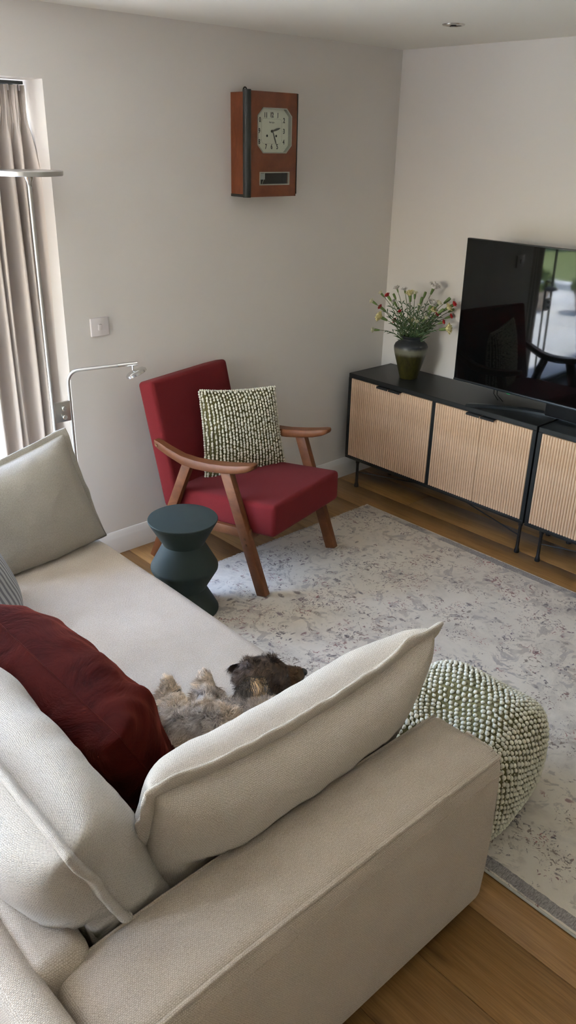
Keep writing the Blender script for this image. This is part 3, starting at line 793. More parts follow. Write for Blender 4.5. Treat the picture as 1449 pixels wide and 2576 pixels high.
# ------------------------------------------------------------------ vase and carnations
VX, VY = -.194, -.379
vase = lathe('vase', [(0, 0), (.050, 0), (.052, .003), (.060, .035), (.071, .075), (.083, .115), (.093, .152), (.0965, .170), (.0965, .184), (.090, .199), (.076, .211), (.060, .218), (.053, .221), (.051, .226), (.056, .236), (.060, .243), (.058, .246), (.053, .242), (.046, .228), (.05, .21), (0, .20)], 'vase_glaze', None, 48, angle=60)
tag(vase, 'olive green glazed vase with a dark neck on the sideboard', 'vase'); vase.location = (VX, VY, SZ1+.0005)
vr = Vector((.63, -.777, 0)); vf = Vector((.777, .63, 0))
def carnation(u, w, kind, size, label, depth, seed):
    """u: metres right of the axis in view, w: height above the vase base, kind: red/yellow/cream/white/bud"""
    r = random.Random(seed)
    base = Vector((VX, VY, SZ1))
    root = thing('carnation', label, 'flower', (VX, VY, SZ1+.235), group='carnations in the olive vase')
    o = base + Vector((0, 0, .235))
    tip = base + vr*u + vf*depth + Vector((0, 0, w)) - o
    foot = vr*(u*.10) + vf*depth*.1 + Vector((r.uniform(-.015, .015), r.uniform(-.015, .015), -.11))
    lipr = vr*max(-.036, min(.036, u*.30)) + vf*max(-.03, min(.03, depth*.4)) + Vector((0, 0, 0.008))
    mid = lipr*.35 + tip*.65 + Vector((0, 0, .012)) - vr*u*.12
    P = []
    for k in range(9):
        t = k/8; P.append(foot*(1-t)**3 + 3*lipr*t*(1-t)**2 + 3*mid*t*t*(1-t) + tip*t**3)
    tube('stem', P, [.0022]*6+[.0018, .0016, .0014], 'stem_green', root, 5)
    d = (P[-1]-P[-2]).normalized(); q = d.to_track_quat('Z', 'Y').to_matrix().to_4x4()
    cl = .016*size
    m = Matrix.Translation(tip) @ q
    lathe('calyx', [(0, -.004), (.0024*size, -.002), (.0036*size, cl*.4), (.0041*size, cl*.8), (.0036*size, cl*1.15), (0, cl*1.2)], 'calyx_green', root, 8, mtx=m)
    if kind != 'bud':
        mat = {'red': 'petal_red', 'yellow': 'petal_yellow', 'cream': 'petal_cream', 'white': 'petal_white'}[kind]
        R0 = {'red': .0095, 'yellow': .0145, 'cream': .0105, 'white': .018}[kind]*size
        bm = bmesh.new()
        rings = 3 if kind != 'white' else 4
        for ring in range(rings):
            npet = 6 + ring*2; rr = R0*(.35+.65*(ring+1)/rings); lift = cl*1.0 + R0*(.9-.55*ring/rings)
            for k in range(npet):
                a = 2*PI*k/npet + ring*.5 + r.uniform(-.15, .15); wd = 2*PI/npet*.62
                pts = []
                for (t, s) in ((0, 0), (.6, -1), (1, -.75), (1.06, 0), (1, .75), (.6, 1)):
                    aa = a + s*wd*.8
                    zz = cl*.75 + (lift-cl*.75)*min(1, t*1.15) + r.uniform(-.1, .1)*R0
                    pts.append(bm.verts.new(m @ Vector((math.cos(aa)*rr*t*.98, math.sin(aa)*rr*t*.98, zz))))
                bm.faces.new(pts)
        from_bm('bloom', bm, mat, root, smooth=False)
    # narrow leaves in pairs at the nodes
    for t0, L in ((.30, .06), (.42, .06), (.55, .05), (.68, .045), (.80, .035)):
        i = int(t0*8); p = P[i]; dd = (P[i+1]-P[i]).normalized()
        for s in (-1, 1):
            side = (vr*s + vf*r.uniform(-.8, .8)).normalized()
            tipl = p + (dd*.75+side*.65).normalized()*L*r.uniform(.7, 1.2) - Vector((0, 0, r.uniform(0, .012)))
            mdl = (p+tipl)/2 + Vector((0, 0, .006)); n = (tipl-p).cross(vf).normalized()*.0034
            bm = bmesh.new(); a, b, c, e = (bm.verts.new(q_) for q_ in (p, mdl+n, tipl, mdl-n)); g = bm.verts.new(mdl-vf*.0012)
            for tri in ((a, b, g), (b, c, g), (c, e, g), (e, a, g)): bm.faces.new(tri)
            from_bm('leaf', bm, 'leaf_green', root, smooth=False)
def fl(cxp, cyp): return (cxp-770)/2500, (1365-cyp)*.00038
FL = [
 (245, 275, 'cream', 1.1, 'cream carnation bud at the far left tip of the bouquet'), (335, 190, 'cream', 1.0, 'cream carnation bud above the far left tip of the bouquet'),
 (440, 205, 'red', 1.25, 'red carnation at the upper left of the bouquet'), (370, 385, 'red', 1.25, 'red carnation at the left side of the bouquet'),
 (405, 490, 'yellow', 1.45, 'large yellow carnation hanging at the left of the bouquet'), (305, 650, 'cream', 1.15, 'cream bud drooping lowest at the left of the vase'),
 (590, 580, 'red', 1.25, 'red carnation low on the left, above the vase rim'), (610, 415, 'red', .9, 'small red bud in the middle left of the stems'),
 (530, 100, 'white', .75, 'small white carnation at the top left of the bouquet'), (630, 105, 'white', .7, 'pale carnation just right of the top left white one'),
 (510, 260, 'white', .6, 'faded white carnation behind the upper left stems'), (710, 220, 'yellow', 1.4, 'pale yellow carnation at the top centre of the bouquet'),
 (765, 165, 'cream', 1.1, 'cream bud standing upright at the top centre'), (985, 115, 'white', 1.35, 'largest white carnation at the top right of the bouquet'),
 (965, 310, 'white', 1.25, 'white carnation at the right, below the topmost white one'), (965, 390, 'yellow', 1.25, 'yellow carnation in the right half of the bouquet'),
 (1050, 275, 'cream', 1.2, 'cream carnation beside the right white carnation'), (1165, 330, 'yellow', 1.2, 'yellow carnation at the upper right edge of the bouquet'),
 (1235, 290, 'red', 1.35, 'dark red carnation at the far upper right'), (1220, 460, 'red', 1.1, 'red carnation at the far right of the bouquet'),
 (1120, 520, 'red', 1.05, 'red bud at the lower right, above the drooping yellow one'), (1145, 590, 'yellow', 1.5, 'large yellow carnation drooping at the lower right'),
 (1035, 430, 'red', 1.0, 'red bud among the green stems at the right'), (830, 370, 'cream', 1.0, 'small cream bud at the centre of the bouquet'),
 (905, 480, 'cream', .9, 'small cream bud just right of centre'), (755, 600, 'yellow', 1.15, 'yellow bud low in the middle, above the vase rim'),
 (800, 575, 'cream', 1.0, 'cream bud low in the middle, right of the yellow bud'), (1000, 530, 'cream', .8, 'tiny cream bud low at the right of the stems'),
 (505, 185, 'bud', 1.1, 'closed green bud at the upper left of the bouquet'), (685, 160, 'bud', 1.1, 'closed green bud left of the top centre'),
 (890, 160, 'bud', 1.2, 'closed green bud right of the top centre'), (1180, 230, 'bud', 1.5, 'closed green bud at the far upper right'),
 (1255, 365, 'bud', 1.2, 'closed green bud sticking out at the right edge'), (530, 310, 'bud', 1.2, 'closed green bud in the left middle of the bouquet'),
 (850, 230, 'bud', 1.3, 'closed green bud in the upper middle of the bouquet'), (1105, 350, 'bud', 1.3, 'closed green bud in the right middle of the bouquet')]
rf = random.Random(8)
for k, (cxp, cyp, kind, sz, lab) in enumerate(FL):
    u, w = fl(cxp, cyp); carnation(u, w, kind, sz*1.55, lab, rf.uniform(-.05, .05), 100+k)

# ------------------------------------------------------------------ rug
RX0, RX1, RY0, RY1 = -2.225, -.536, -2.95, -.439
RUGZ = .011
rug = thing('rug', 'cream vintage-style rug with faded grey and red floral pattern', 'rug', ((RX0+RX1)/2, (RY0+RY1)/2, 0))
hx, hy = (RX1-RX0)/2, (RY1-RY0)/2
bm = bmesh.new(); bm_box(bm, (-hx+.006, -hy, .0005), (hx-.006, hy, RUGZ), .003, 2); from_bm('pile', bm, 'rug_pile', rug)
for s in (-1, 1): tube('edge_binding', [(s*(hx-.004), -hy, .0055), (s*(hx-.004), hy, .0055)], .0042, 'rug_binding', rug, 8)
def fringe(sign):
    r = random.Random(5+sign); v = []; f = []
    n = 420
    for k in range(n):
        x_ = -hx + 2*hx*(k+.5)/n
        for q in range(2):
            a = Vector((x_+r.uniform(-.002, .002), sign*(hy-.004), .007)); L = r.uniform(.012, .03); dx = r.uniform(-.012, .012)
            b = a + Vector((dx*.4, sign*L*.5, .004*r.random())); c = a + Vector((dx, sign*L, -.004))
            w = .0011; i = len(v)
            v += [a+Vector((-w, 0, 0)), a+Vector((w, 0, 0)), a+Vector((0, 0, w*1.6)), b+Vector((-w, 0, 0)), b+Vector((w, 0, 0)), b+Vector((0, 0, w*1.6)), c]
            f += [(i, i+3, i+5, i+2), (i+1, i+2, i+5, i+4), (i, i+1, i+4, i+3), (i+3, i+6, i+5), (i+4, i+5, i+6), (i+3, i+4, i+6)]
    o = from_py('fringe', v, f, 'rug_fringe', rug); o['kind'] = 'stuff'
fringe(1); fringe(-1)

# ------------------------------------------------------------------ armchair
def armchair():
    root = thing('armchair', 'wooden framed armchair with dark red upholstered seat and back', 'armchair', (-1.397, -.756, RUGZ), (0, 0, R(13.4)))
    def shear(bm, k, y0):
        for v in bm.verts: v.co.z -= k*(v.co.y-y0)
    bm = bmesh.new(); bm_box(bm, (-.282, -.045, .292), (.282, .56, .448), .022, 4)
    bmesh.ops.subdivide_edges(bm, edges=[e for e in bm.edges if e.calc_length() > .2], cuts=6, use_grid_fill=True)
    for v in bm.verts:
        if v.co.z > .43: v.co.z += .010*(1-(v.co.x/.282)**2)*max(0, 1-((v.co.y-.2)/.3)**2)
    shear(bm, .09, 0); from_bm('seat', bm, 'chair_fabric', root, uv=True, angle=60)
    bm = bmesh.new(); bm_box(bm, (-.282, -.048, 0), (.282, .048, .62), .020, 4)
    bmesh.ops.subdivide_edges(bm, edges=[e for e in bm.edges if e.calc_length() > .2], cuts=6, use_grid_fill=True)
    for v in bm.verts:
        if v.co.y < -.03: v.co.y -= .010*(1-(v.co.x/.282)**2)
    m = Matrix.Translation((0, .566, .288)) @ Matrix.Rotation(math.atan2(.114, .49)*-1, 4, 'X')
    bmesh.ops.transform(bm, matrix=m, verts=bm.verts[:]); from_bm('backrest', bm, 'chair_fabric', root, uv=True, angle=60)
    for s in (-1, 1):
        fl_ = from_bm('leg', bar_bm(bmesh.new(), (s*.305, -.006, 0), (s*.305, .203, .575), .036, .056, bevel=.005), 'chair_wood', root)
        # trim the foot flat
        for v in fl_.data.vertices: v.co.z = max(v.co.z, 0.0)
        rl = from_bm('leg', bar_bm(bmesh.new(), (s*.305, .668, 0), (s*.305, .425, .565), .034, .050, bevel=.005), 'chair_wood', root)
        for v in rl.data.vertices: v.co.z = max(v.co.z, 0.0)
        from_bm('side_rail', bar_bm(bmesh.new(), (s*.300, .07, .293), (s*.300, .575, .262), .026, .045, bevel=.004), 'chair_wood', root)
        for (by, bz) in ((.090, .270), (.081, .243)):
            lathe('bolt', [(0, .003), (.005, .003), (.0065, 0), (0, 0)], 'bronze_bolt', fl_, 12, mtx=Matrix.Translation((s*.323, by, bz)) @ Matrix.Rotation(R(90*s), 4, 'Y'))
        # armrest: swept section, wide paddle at the front
        st = [(.040, .634, .006, .016), (.048, .630, .012, .026), (.07, .622, .016, .034), (.12, .607, .018, .037), (.19, .592, .019, .036), (.28, .577, .020, .032), (.38, .569, .021, .027), (.46, .572, .021, .024), (.54, .592, .020, .022), (.60, .612, .019, .020), (.625, .620, .015, .017)]
        bm = bmesh.new(); rings = []
        for y, z, th, hw in st:
            xc = s*(.303+.006*max(0, 1-y/.3))
            rings.append([bm.verts.new((xc+hw*a, y, z+th*b)) for a, b in ((-1, -.55), (-.8, -1), (.8, -1), (1, -.55), (1, .6), (.85, 1), (-.85, 1), (-1, .6))])
        for a, b in zip(rings, rings[1:]):
            for k in range(8): bm.faces.new((a[k], a[(k+1) % 8], b[(k+1) % 8], b[k]))
        bm.faces.new(rings[0][::-1]); bm.faces.new(rings[-1])
        ar = from_bm('armrest', bm, 'chair_wood', root, angle=45)
        lathe('bolt', [(0, .004), (.006, .004), (.0085, 0), (0, 0)], 'bronze_bolt', ar, 12, mtx=Matrix.Translation((s*.322, .607, .612)) @ Matrix.Rotation(R(90*s), 4, 'Y'))
    from_bm('cross_rail', bar_bm(bmesh.new(), (-.29, .10, .268), (.29, .10, .268), .022, .04, (0, 1, 0), bevel=.003), 'chair_wood', root)
    from_bm('cross_rail', bar_bm(bmesh.new(), (-.29, .56, .252), (.29, .56, .252), .022, .04, (0, 1, 0), bevel=.003), 'chair_wood', root)
armchair()

# ------------------------------------------------------------------ cushions
def pillow_pt(u, v, w, h, t, side, p=2.6, q=.55, pinch=.06, puff=1.0, sag=0.0):
    """u,v in -1..1 ; returns local point, y is thickness"""
    x_ = w/2*u*(1-pinch*(1-v*v)); z_ = h/2*v*(1-pinch*(1-u*u)) - sag*(1-u*u)*(.5+.5*v)
    y_ = side*t/2*puff*max(0, (1-abs(u)**p)*(1-abs(v)**p))**q
    return Vector((x_, y_, z_))

def grid_pillow(name, w, h, t, mat, parent, n=36, m=30, wr=0.0, seed=0, post=None, wrs=7.0, pinch=.06, q=.55, p=2.6, mtx=None, sag=0.0):
    v = []; f = []; uvs = []
    def us(k, N): 
        s = -1+2*k/N; return math.sin(s*PI/2)*.55+s*.45
    idx = {}
    for side in (-1, 1):
        for j in range(m+1):
            for i in range(n+1):
                edge = i in (0, n) or j in (0, m)
                if side == 1 and edge: idx[(side, i, j)] = idx[(-1, i, j)]; continue
                a, b = us(i, n), us(j, m)
                P = pillow_pt(a, b, w, h, t, side, p, q, pinch, 1.0, sag)
                if wr and not edge:
                    nz = mnoise.noise(Vector((P.x*wrs+seed, side*3.1+seed, P.z*wrs)))+.5*mnoise.noise(Vector((P.x*wrs*2.3, side*7.3+seed, P.z*wrs*2.3+9)))
                    P.y += side*wr*nz
                if mtx is not None: P = mtx @ P
                if post: P = post(P)
                idx[(side, i, j)] = len(v); v.append(P)
    U = {}; Vv = {}
    for side in (-1, 1):
        for j in range(m+1):
            acc = [0.0]
            for i in range(n): acc.append(acc[-1] + (v[idx[(side, i+1, j)]]-v[idx[(side, i, j)]]).length)
            for i in range(n+1): U[(side, i, j)] = acc[i]-acc[n//2] + (0 if side < 0 else 2.0)
        for i in range(n+1):
            acc = [0.0]
            for j in range(m): acc.append(acc[-1] + (v[idx[(side, i, j+1)]]-v[idx[(side, i, j)]]).length)
            for j in range(m+1): Vv[(side, i, j)] = acc[j]-acc[m//2]
    for side in (-1, 1):
        for j in range(m):
            for i in range(n):
                ks = [(side, i, j), (side, i+1, j), (side, i+1, j+1), (side, i, j+1)]
                if side == 1: ks = ks[::-1]
                f.append([idx[k] for k in ks]); uvs.append([(U[k], Vv[k]) for k in ks])
    me = bpy.data.meshes.new(name); me.from_pydata([tuple(a) for a in v], [], f)
    uv = me.uv_layers.new(name='UVMap')
    for p_, uu in zip(me.polygons, uvs):
        for li, c in zip(p_.loop_indices, uu): uv.data[li].uv = c
    return link(name, me, mat, parent, True)

def flange(name, w, h, mat, parent, width=.026, wav=.008, seed=0, post=None, pinch=.06, thick=.007, mtx=None, sag=0.0, curl=0.0, wav_f=22):
    """a stitched rim around the cushion's edge"""
    loop = []
    N = 60
    def edge(u, v): return pillow_pt(u, v, w, h, 0, 1, pinch=pinch, sag=sag)
    for k in range(N): loop.append((-1+2*k/N, -1, 0, -1))
    for k in range(N): loop.append((1, -1+2*k/N, 1, 0))
    for k in range(N): loop.append((1-2*k/N, 1, 0, 1))
    for k in range(N): loop.append((-1, 1-2*k/N, -1, 0))
    v = []; f = []; n = len(loop)
    for k, (u, vv, nx, nz) in enumerate(loop):
        base = edge(u, vv); cu = max(abs(u), 0); 
        out = Vector((nx, 0, nz))
        if abs(abs(u)-1) < .06 and abs(abs(vv)-1) < .06: out = Vector((math.copysign(1, u), 0, math.copysign(1, vv))).normalized()*1.2
        s = base.x*wav_f+base.z*wav_f*1.3
        off = wav*(mnoise.noise(Vector((s*.35, seed, 0)))*1.6+.6*mnoise.noise(Vector((s*.8, seed+5, 2))))
        kf = max(.10, min(1, (vv+1.0)/.9)) if abs(vv) < .999 or vv < 0 else 1.0
        out = out*kf; off *= kf
        inn = base - out*.012; o = base + out*width + Vector((0, off+curl, 0)); md = base + out*width*.5 + Vector((0, off*.45+curl*.3, 0))
        T_ = thick
        for P, tt in ((inn, T_*1.3), (md, T_), (o, T_*.8)):
            for sg in (-1, 1):
                Q = P + Vector((0, sg*tt, 0))
                if mtx is not None: Q = mtx @ Q
                if post: Q = post(Q)
                v.append(Q)
    for k in range(n):
        a = k*6; b = ((k+1) % n)*6
        f += [(a+0, b+0, b+2, a+2), (a+2, b+2, b+4, a+4), (a+4, b+4, b+5, a+5), (a+5, b+5, b+3, a+3), (a+3, b+3, b+1, a+1), (a+1, b+1, b+0, a+0)]
    o = from_py(name, v, f, mat, parent, True, uv=True)
    md = o.modifiers.new('soft', 'SUBSURF'); md.levels = 1; md.render_levels = 1
    return o

def cushion_mtx(bottom, lean_dir, lean, yaw, h):
    """local x = width, z = height, y = thickness; stands on `bottom`, turned by yaw, then leaned"""
    m = Matrix.Translation(bottom) @ Matrix.Rotation(yaw, 4, 'Z') @ Matrix.Rotation(lean, 4, 'X') @ Matrix.Translation((0, 0, h/2))
    return m

def place(name, label, cat, mtx, group=None):
    o = thing(name, label, cat, mtx.translation, (0, 0, 0), group)
    o.matrix_world = mtx; return o

# --- bobbled cushion on the armchair
def bobble_mesh(r, u=7, v=5):
    bm = bmesh.new(); bmesh.ops.create_uvsphere(bm, u_segments=u, v_segments=v, radius=r); me = bpy.data.meshes.new('bobble'); bm.to_mesh(me); bm.free()
    me.polygons.foreach_set('use_smooth', [True]*len(me.polygons)); me.materials.append(MATS['bobble_yarn']); return me

def many_spheres(name, pts, mat, parent, u=6, v=4):
    """pts: (center, radius, normal); one joined part"""
    vv = []; ff = []
    for c, r, nrm in pts:
        i0 = len(vv); q = nrm.to_track_quat('Z', 'Y')
        vv.append(c + nrm*r*.9)
        for a in range(1, v):
            th = PI*a/v
            for b in range(u):
                ph = 2*PI*b/u; vv.append(c + q @ Vector((r*math.sin(th)*math.cos(ph), r*math.sin(th)*math.sin(ph)*1.15, r*.9*math.cos(th))))
        vv.append(c - nrm*r*.9)
        for b in range(u): ff.append((i0, i0+1+b, i0+1+(b+1) % u))
        for a in range(v-2):
            for b in range(u):
                p = i0+1+a*u; ff.append((p+b, p+u+b, p+u+(b+1) % u, p+(b+1) % u))
        p = i0+1+(v-2)*u; e = i0+1+(v-1)*u
        for b in range(u): ff.append((p+b, e, p+(b+1) % u))
    o = from_py(name, vv, ff, mat, parent, True); o['kind'] = 'stuff'; return o

def chair_cushion():
    ch = Matrix.Translation((-1.397, -.756, RUGZ)) @ Matrix.Rotation(R(13.4), 4, 'Z')
    h = .45
    m = ch @ cushion_mtx(Vector((.100, .395, .385)), 0, R(-7), R(-27), h)
    root = place('bobble_cushion', 'square green cushion with cream yarn bobbles on the red armchair', 'cushion', m)
    w, t = .45, .13
    def tp(P):
        k = (P.x/w+.5)*(P.z/h+.5); return Vector((P.x-.045*k, P.y, P.z-.028*k))
    grid_pillow('cover', w, h, t, 'cushion_green', root, 30, 30, .004, 3, pinch=.05, post=tp)
    r = random.Random(3); pts = []; tiny = []
    cols, rows = 24, 30
    for side in (-1, 1):
        for i in range(cols):
            for j in range(rows):
                u = -1+2*(i+.5)/cols; v = -1+2*(j+.5+(.5 if i % 2 else 0)*.9)/rows
                v = max(-.985, min(.985, v + r.uniform(-.02, .02))); u += r.uniform(-.008, .008)
                P = pillow_pt(u, v, w, h, t, side, pinch=.05); e = 1e-3
                n = (pillow_pt(u+e, v, w, h, t, side, pinch=.05)-P).cross(pillow_pt(u, v+e, w, h, t, side, pinch=.05)-P)
                n = n.normalized()*(-1 if (n.y*side) < 0 else 1)
                pts.append((tp(P)+n*.003, r.uniform(.0048, .0070), n))
                if side == -1 and r.random() < .95:
                    v2 = min(.98, v+1.0/rows); P2 = pillow_pt(u, v2, w, h, t, side, pinch=.05); tiny.append((tp(P2)+n*.0015, .0028, n))
    for k in range(150):        # bobbles poking out along the rim
        a = k/150*4; s = int(a); q = (a-s)*2-1
        u, v = ((q, -1), (1, q), (-q, 1), (-1, -q))[s]
        P = pillow_pt(u, v, w, h, t, 1, pinch=.05); n = Vector((u if abs(u) > .999 else 0, r.uniform(-.6, .6), v if abs(v) > .999 else 0)).normalized()
        pts.append((tp(P)+n*.003, r.uniform(.005, .0068), n))
    many_spheres('bobbles', pts, 'bobble_yarn', root, 7, 5); many_spheres('yarn_dots', tiny, 'bobble_yarn', root, 5, 3)
chair_cushion()

# ------------------------------------------------------------------ side table
st = thing('side_table', 'dark green round side table with a zigzag waist between sofa and armchair', 'side table', (-2.03, -.69, RUGZ))
zt = .45
lathe('body', [(0, 0), (.142, 0), (.146, .004), (.146, .010), (.094, .108), (.092, .114), (.094, .120), (.147, .212), (.148, .220), (.147, .228), (.093, .328), (.091, .334), (.093, .340), (.143, .430), (0, .430)], 'table_green', st, 64, angle=25)
lathe('top', [(0, .430), (.143, .4305), (.1500, .443), (.1505, .447), (.149, .4495), (.146, zt), (0, zt)], 'table_green', st, 64, angle=30)

# ------------------------------------------------------------------ floor lamp
def floor_lamp():
    root = thing('floor_lamp', 'brushed steel floor lamp with a disc uplighter and bent reading arm', 'floor lamp', (-2.284, -.10, 0))
    L = lambda x_, y_, z_: (x_+2.284, y_+.10, z_)
    lathe('base', [(0, 0), (.125, 0), (.127, .004), (.127, .018), (.123, .022), (0, .022)], 'brushed_steel', root, 40, (.03, -.02, 0))
    tube('pole', [L(-2.284, -.10, .02), L(-2.284, -.10, 1.76)], .0085, 'brushed_steel', root, 14)
    lathe('pole_collar', [(0, 1.755), (.0085, 1.755), (.010, 1.77), (.017, 1.782), (.019, 1.795), (0, 1.795)], 'polished_steel', root, 20)
    lathe('uplighter', [(0, 1.793), (.05, 1.793), (.128, 1.795), (.1315, 1.798), (.132, 1.812), (.130, 1.814), (.122, 1.8125), (0, 1.8125)], 'brushed_steel', root, 64, angle=30)
    # bracket plate joining the two tubes
    pl = box('bracket', (.0, -.006, .785), (.082, .004, .876), 'brushed_steel', root, bevel=.0015)
    for z in (.850, .811): lathe('knob', [(0, .020), (.0095, .020), (.011, .018), (.011, .006), (.007, .004), (.007, 0)], 'polished_steel', pl, 18, mtx=Matrix.Translation((.043, -.006, z)) @ Matrix.Rotation(R(90), 4, 'X'))
    # reading arm
    base = Vector(L(-2.200, -.10, .02)); top = Vector(L(-2.200, -.10, .955)); end = Vector(L(-1.957, -.285, 1.052))
    d = Vector((end.x-top.x, end.y-top.y, 0)).normalized(); pts = [base, Vector((base.x, base.y, .5)), top]
    Rb = .058
    for k in range(1, 9):
        a = R(90*k/8); pts.append(top + d*Rb*(1-math.cos(a)) + Vector((0, 0, Rb*math.sin(a))))
    last = pts[-1]; z1 = last.z+.028
    pts.append(Vector((end.x, end.y, z1)))
    arm = tube('reading_arm', pts, .0075, 'brushed_steel', root, 14)
    e2 = Vector((end.x, end.y, z1)); dd = (e2-last).normalized()
    tube('arm_sleeve', [e2-dd*.085, e2+dd*.0], .0088, 'polished_steel', arm, 14)
    neck = e2-dd*.022
    hd = tube('head_joint', [neck, neck+Vector((0, 0, -.028))], .004, 'polished_steel', root, 8)
    c = neck + dd*.010 + Vector((0, 0, -.034))
    ax = Vector((.20, -.12, 1)).normalized()
    ax = (Vector((0, 0, 1)) - dd*.42 + Vector((.2, .2, 0))*0).normalized()
    mt = Matrix.Translation(c) @ ax.to_track_quat('Z', 'Y').to_matrix().to_4x4()
    lathe('reading_head', [(0, .006), (.014, .006), (.040, .001), (.0475, -.004), (.048, -.014), (.046, -.015), (.042, -.012), (0, -.012)], 'polished_steel', root, 36, mtx=mt)
floor_lamp()

# ------------------------------------------------------------------ sofa
SEAT, ARM, SB = .425, .548, .575
def sofa():
    root = thing('sofa', 'large oatmeal fabric sofa with one wide arm', 'sofa', (-2.9, -1.45, 0))
    ox, oy = 2.9, 1.45
    def soft_box(name, lo, hi, bev, mat='sofa_fabric', cuts=10, fn=None, parent=root):
        bm = bmesh.new(); bm_box(bm, lo, hi, bev, 5)
        bmesh.ops.subdivide_edges(bm, edges=[e for e in bm.edges if e.calc_length() > .15], cuts=cuts, use_grid_fill=True)
        for v in bm.verts:
            if fn: fn(v.co)
            v.co.x += ox; v.co.y += oy
        return from_bm(name, bm, mat, parent, uv=True, angle=70)
    def seatf(c):
        if c.z > .40:
            c.z += .008*mnoise.noise(Vector((c.x*2.5, c.y*2.5, 1)))
        if c.x > -2.40: c.x += .008*mnoise.noise(Vector((c.y*2, c.z*4, 5)))
        if c.y > -.6 and c.x > -2.6: c.x -= .03*((c.y+.6)/.15)**2*(.5)
    soft_box('base', (-3.43, -2.27, .05), (-2.385, -.45, .24), .02)
    soft_box('seat_cushion', (-3.43, -2.265, .235), (-2.345, -.445, SEAT), .055, fn=seatf, cuts=14)
    def armf(c):
        if c.z > .5: c.z += .012*(1-((c.x+2.88)/.56)**2) + .004*mnoise.noise(Vector((c.x*3, c.y*3, 7)))
        if c.z > .3 and c.x < -3.2: c.z -= .012*((-3.2-c.x)/.25)**2*(c.z-.3)/.25
        if c.y < -2.45: c.y -= .012*(1-((c.z-.3)/.3)**2)
    arm = soft_box('arm', (-3.468, -2.500, .035), (-2.325, -2.268, ARM), .042, fn=armf, cuts=12)
    def backf(c):
        if c.z > .45: c.x += .012*mnoise.noise(Vector((c.y*2, 1, 4)))
    soft_box('back_frame', (-3.555, -2.505, .035), (-3.472, -.43, SB), .036, fn=backf, cuts=12)
    soft_box('back_padding', (-3.50, -2.305, .24), (-3.372, -.46, SB-.004), .04, fn=backf, cuts=12)
    soft_box('end_panel', (-3.44, -.46, .035), (-2.86, -.37, .60), .03, cuts=5)
    # stitched seams on the arm
    def seam(pts, r=.0035, nm='seam', par=arm):
        tube(nm, [(p[0]+ox, p[1]+oy, p[2]) for p in pts], r, 'sofa_fabric', par, 8, uv=True)
    xs = [-3.41+k*.0887 for k in range(13)]
    crown = lambda x_: .012*(1-((x_+2.88)/.56)**2) - (.012*((-3.2-x_)/.25)**2 if x_ < -3.2 else 0)
    seam([(x_, -2.4925, ARM-.0115+crown(x_)) for x_ in xs] + [(-2.343, -2.484, ARM-.016), (-2.333, -2.455, ARM-.016), (-2.331, -2.38, ARM-.014)], .0062)
    seam([(x_, -2.5055, ARM-.055+crown(x_)*.6) for x_ in xs] + [(-2.345, -2.501, ARM-.058)], .0036)
    seam([(x_, -2.470, ARM-.0045+crown(x_)) for x_ in xs] + [(-2.35, -2.468, ARM-.010)], .0030)
    seam([(x_, -2.287, ARM-.0065+crown(x_)) for x_ in xs] + [(-2.35, -2.29, ARM-.012)], .004)
    for lx in (-3.42, -2.45):
        for ly in (-2.4, -.53): box('foot', (lx+ox-.025, ly+oy-.025, 0), (lx+ox+.025, ly+oy+.025, .052), 'black_metal', root, bevel=.003)
sofa()

# limits that keep soft things from sinking into the sofa
def rest(P, eps=.003, lift=.085):
    P = P.copy()
    if P.z < SEAT+.02 and P.y > -2.268: P.z = max(P.z, SEAT+.010+eps)
    if P.y < -2.262 and P.z < ARM+.016:
        if P.z > ARM-lift: P.z = ARM+.016+.1*(P.z-ARM+lift)
        else: P.y = -2.262
    if P.x < -3.368 and P.z < SB+.006:
        if P.z > SB-.11: P.z = SB+.006+.1*(P.z-SB+.11)
        else: P.x = -3.368
    return P
def local_rest(m):
    inv = m.inverted()
    return lambda P: inv @ rest(m @ P)

def cushion_at(name, label, cat, bottom, top, along, w, h, t, mats, seed, fl_w=.024, wr=.008, n=44, mm=34, pinch=.05, q=.52, p=2.8, rest_fn=rest, wav=.010, group=None, rim='flange', wrs=7.0, rimthick=.006, curl=0.0, sag=0.0):
    """bottom/top: world points of the lower and upper edge centres, along: world direction of the width"""
    b, tp = Vector(bottom), Vector(top); z = (tp-b).normalized(); x_ = Vector(along).normalized(); x_ = (x_-z*x_.dot(z)).normalized(); y_ = z.cross(x_)
    m = Matrix((x_, y_, z)).transposed().to_4x4(); m.translation = (b+tp)/2
    root = place(name, label, cat, m, group)
    inv = m.inverted()
    post = (lambda P: inv @ rest_fn(m @ P)) if rest_fn else None
    grid_pillow('cover', w, h, t, mats[0], root, n, mm, wr, seed, post, wrs, pinch, q, p, None, sag)
    if rim: flange(rim, w, h, mats[1], root, fl_w, wav, seed, post, pinch, rimthick, curl=curl, sag=sag)
    return root
cushion_at('back_cushion', 'plump oatmeal back cushion with a raised seam, nearest on the left', 'cushion', (-3.245, -1.81, .40), (-3.405, -1.81, .80), (0, 1, 0), .99, .46, .29, ('chenille_fabric', 'chenille_fabric'), 2, .026, .012, n=60, mm=44, q=.38, p=5.5, wav=.012, rimthick=.009, rest_fn=lambda P: rest(P, lift=.012))
cushion_at('arm_cushion', 'long oatmeal cushion propped on the sofa arm beside the dog', 'cushion', (-2.79, -2.115, .40), (-2.775, -2.255, .80), (1, 0, .075), .89, .42, .24, ('sofa_cushion_fabric', 'sofa_cushion_fabric'), 7, .030, .008, n=56, mm=40, q=.42, p=4.2, wav=.014, rimthick=.008, sag=.07)
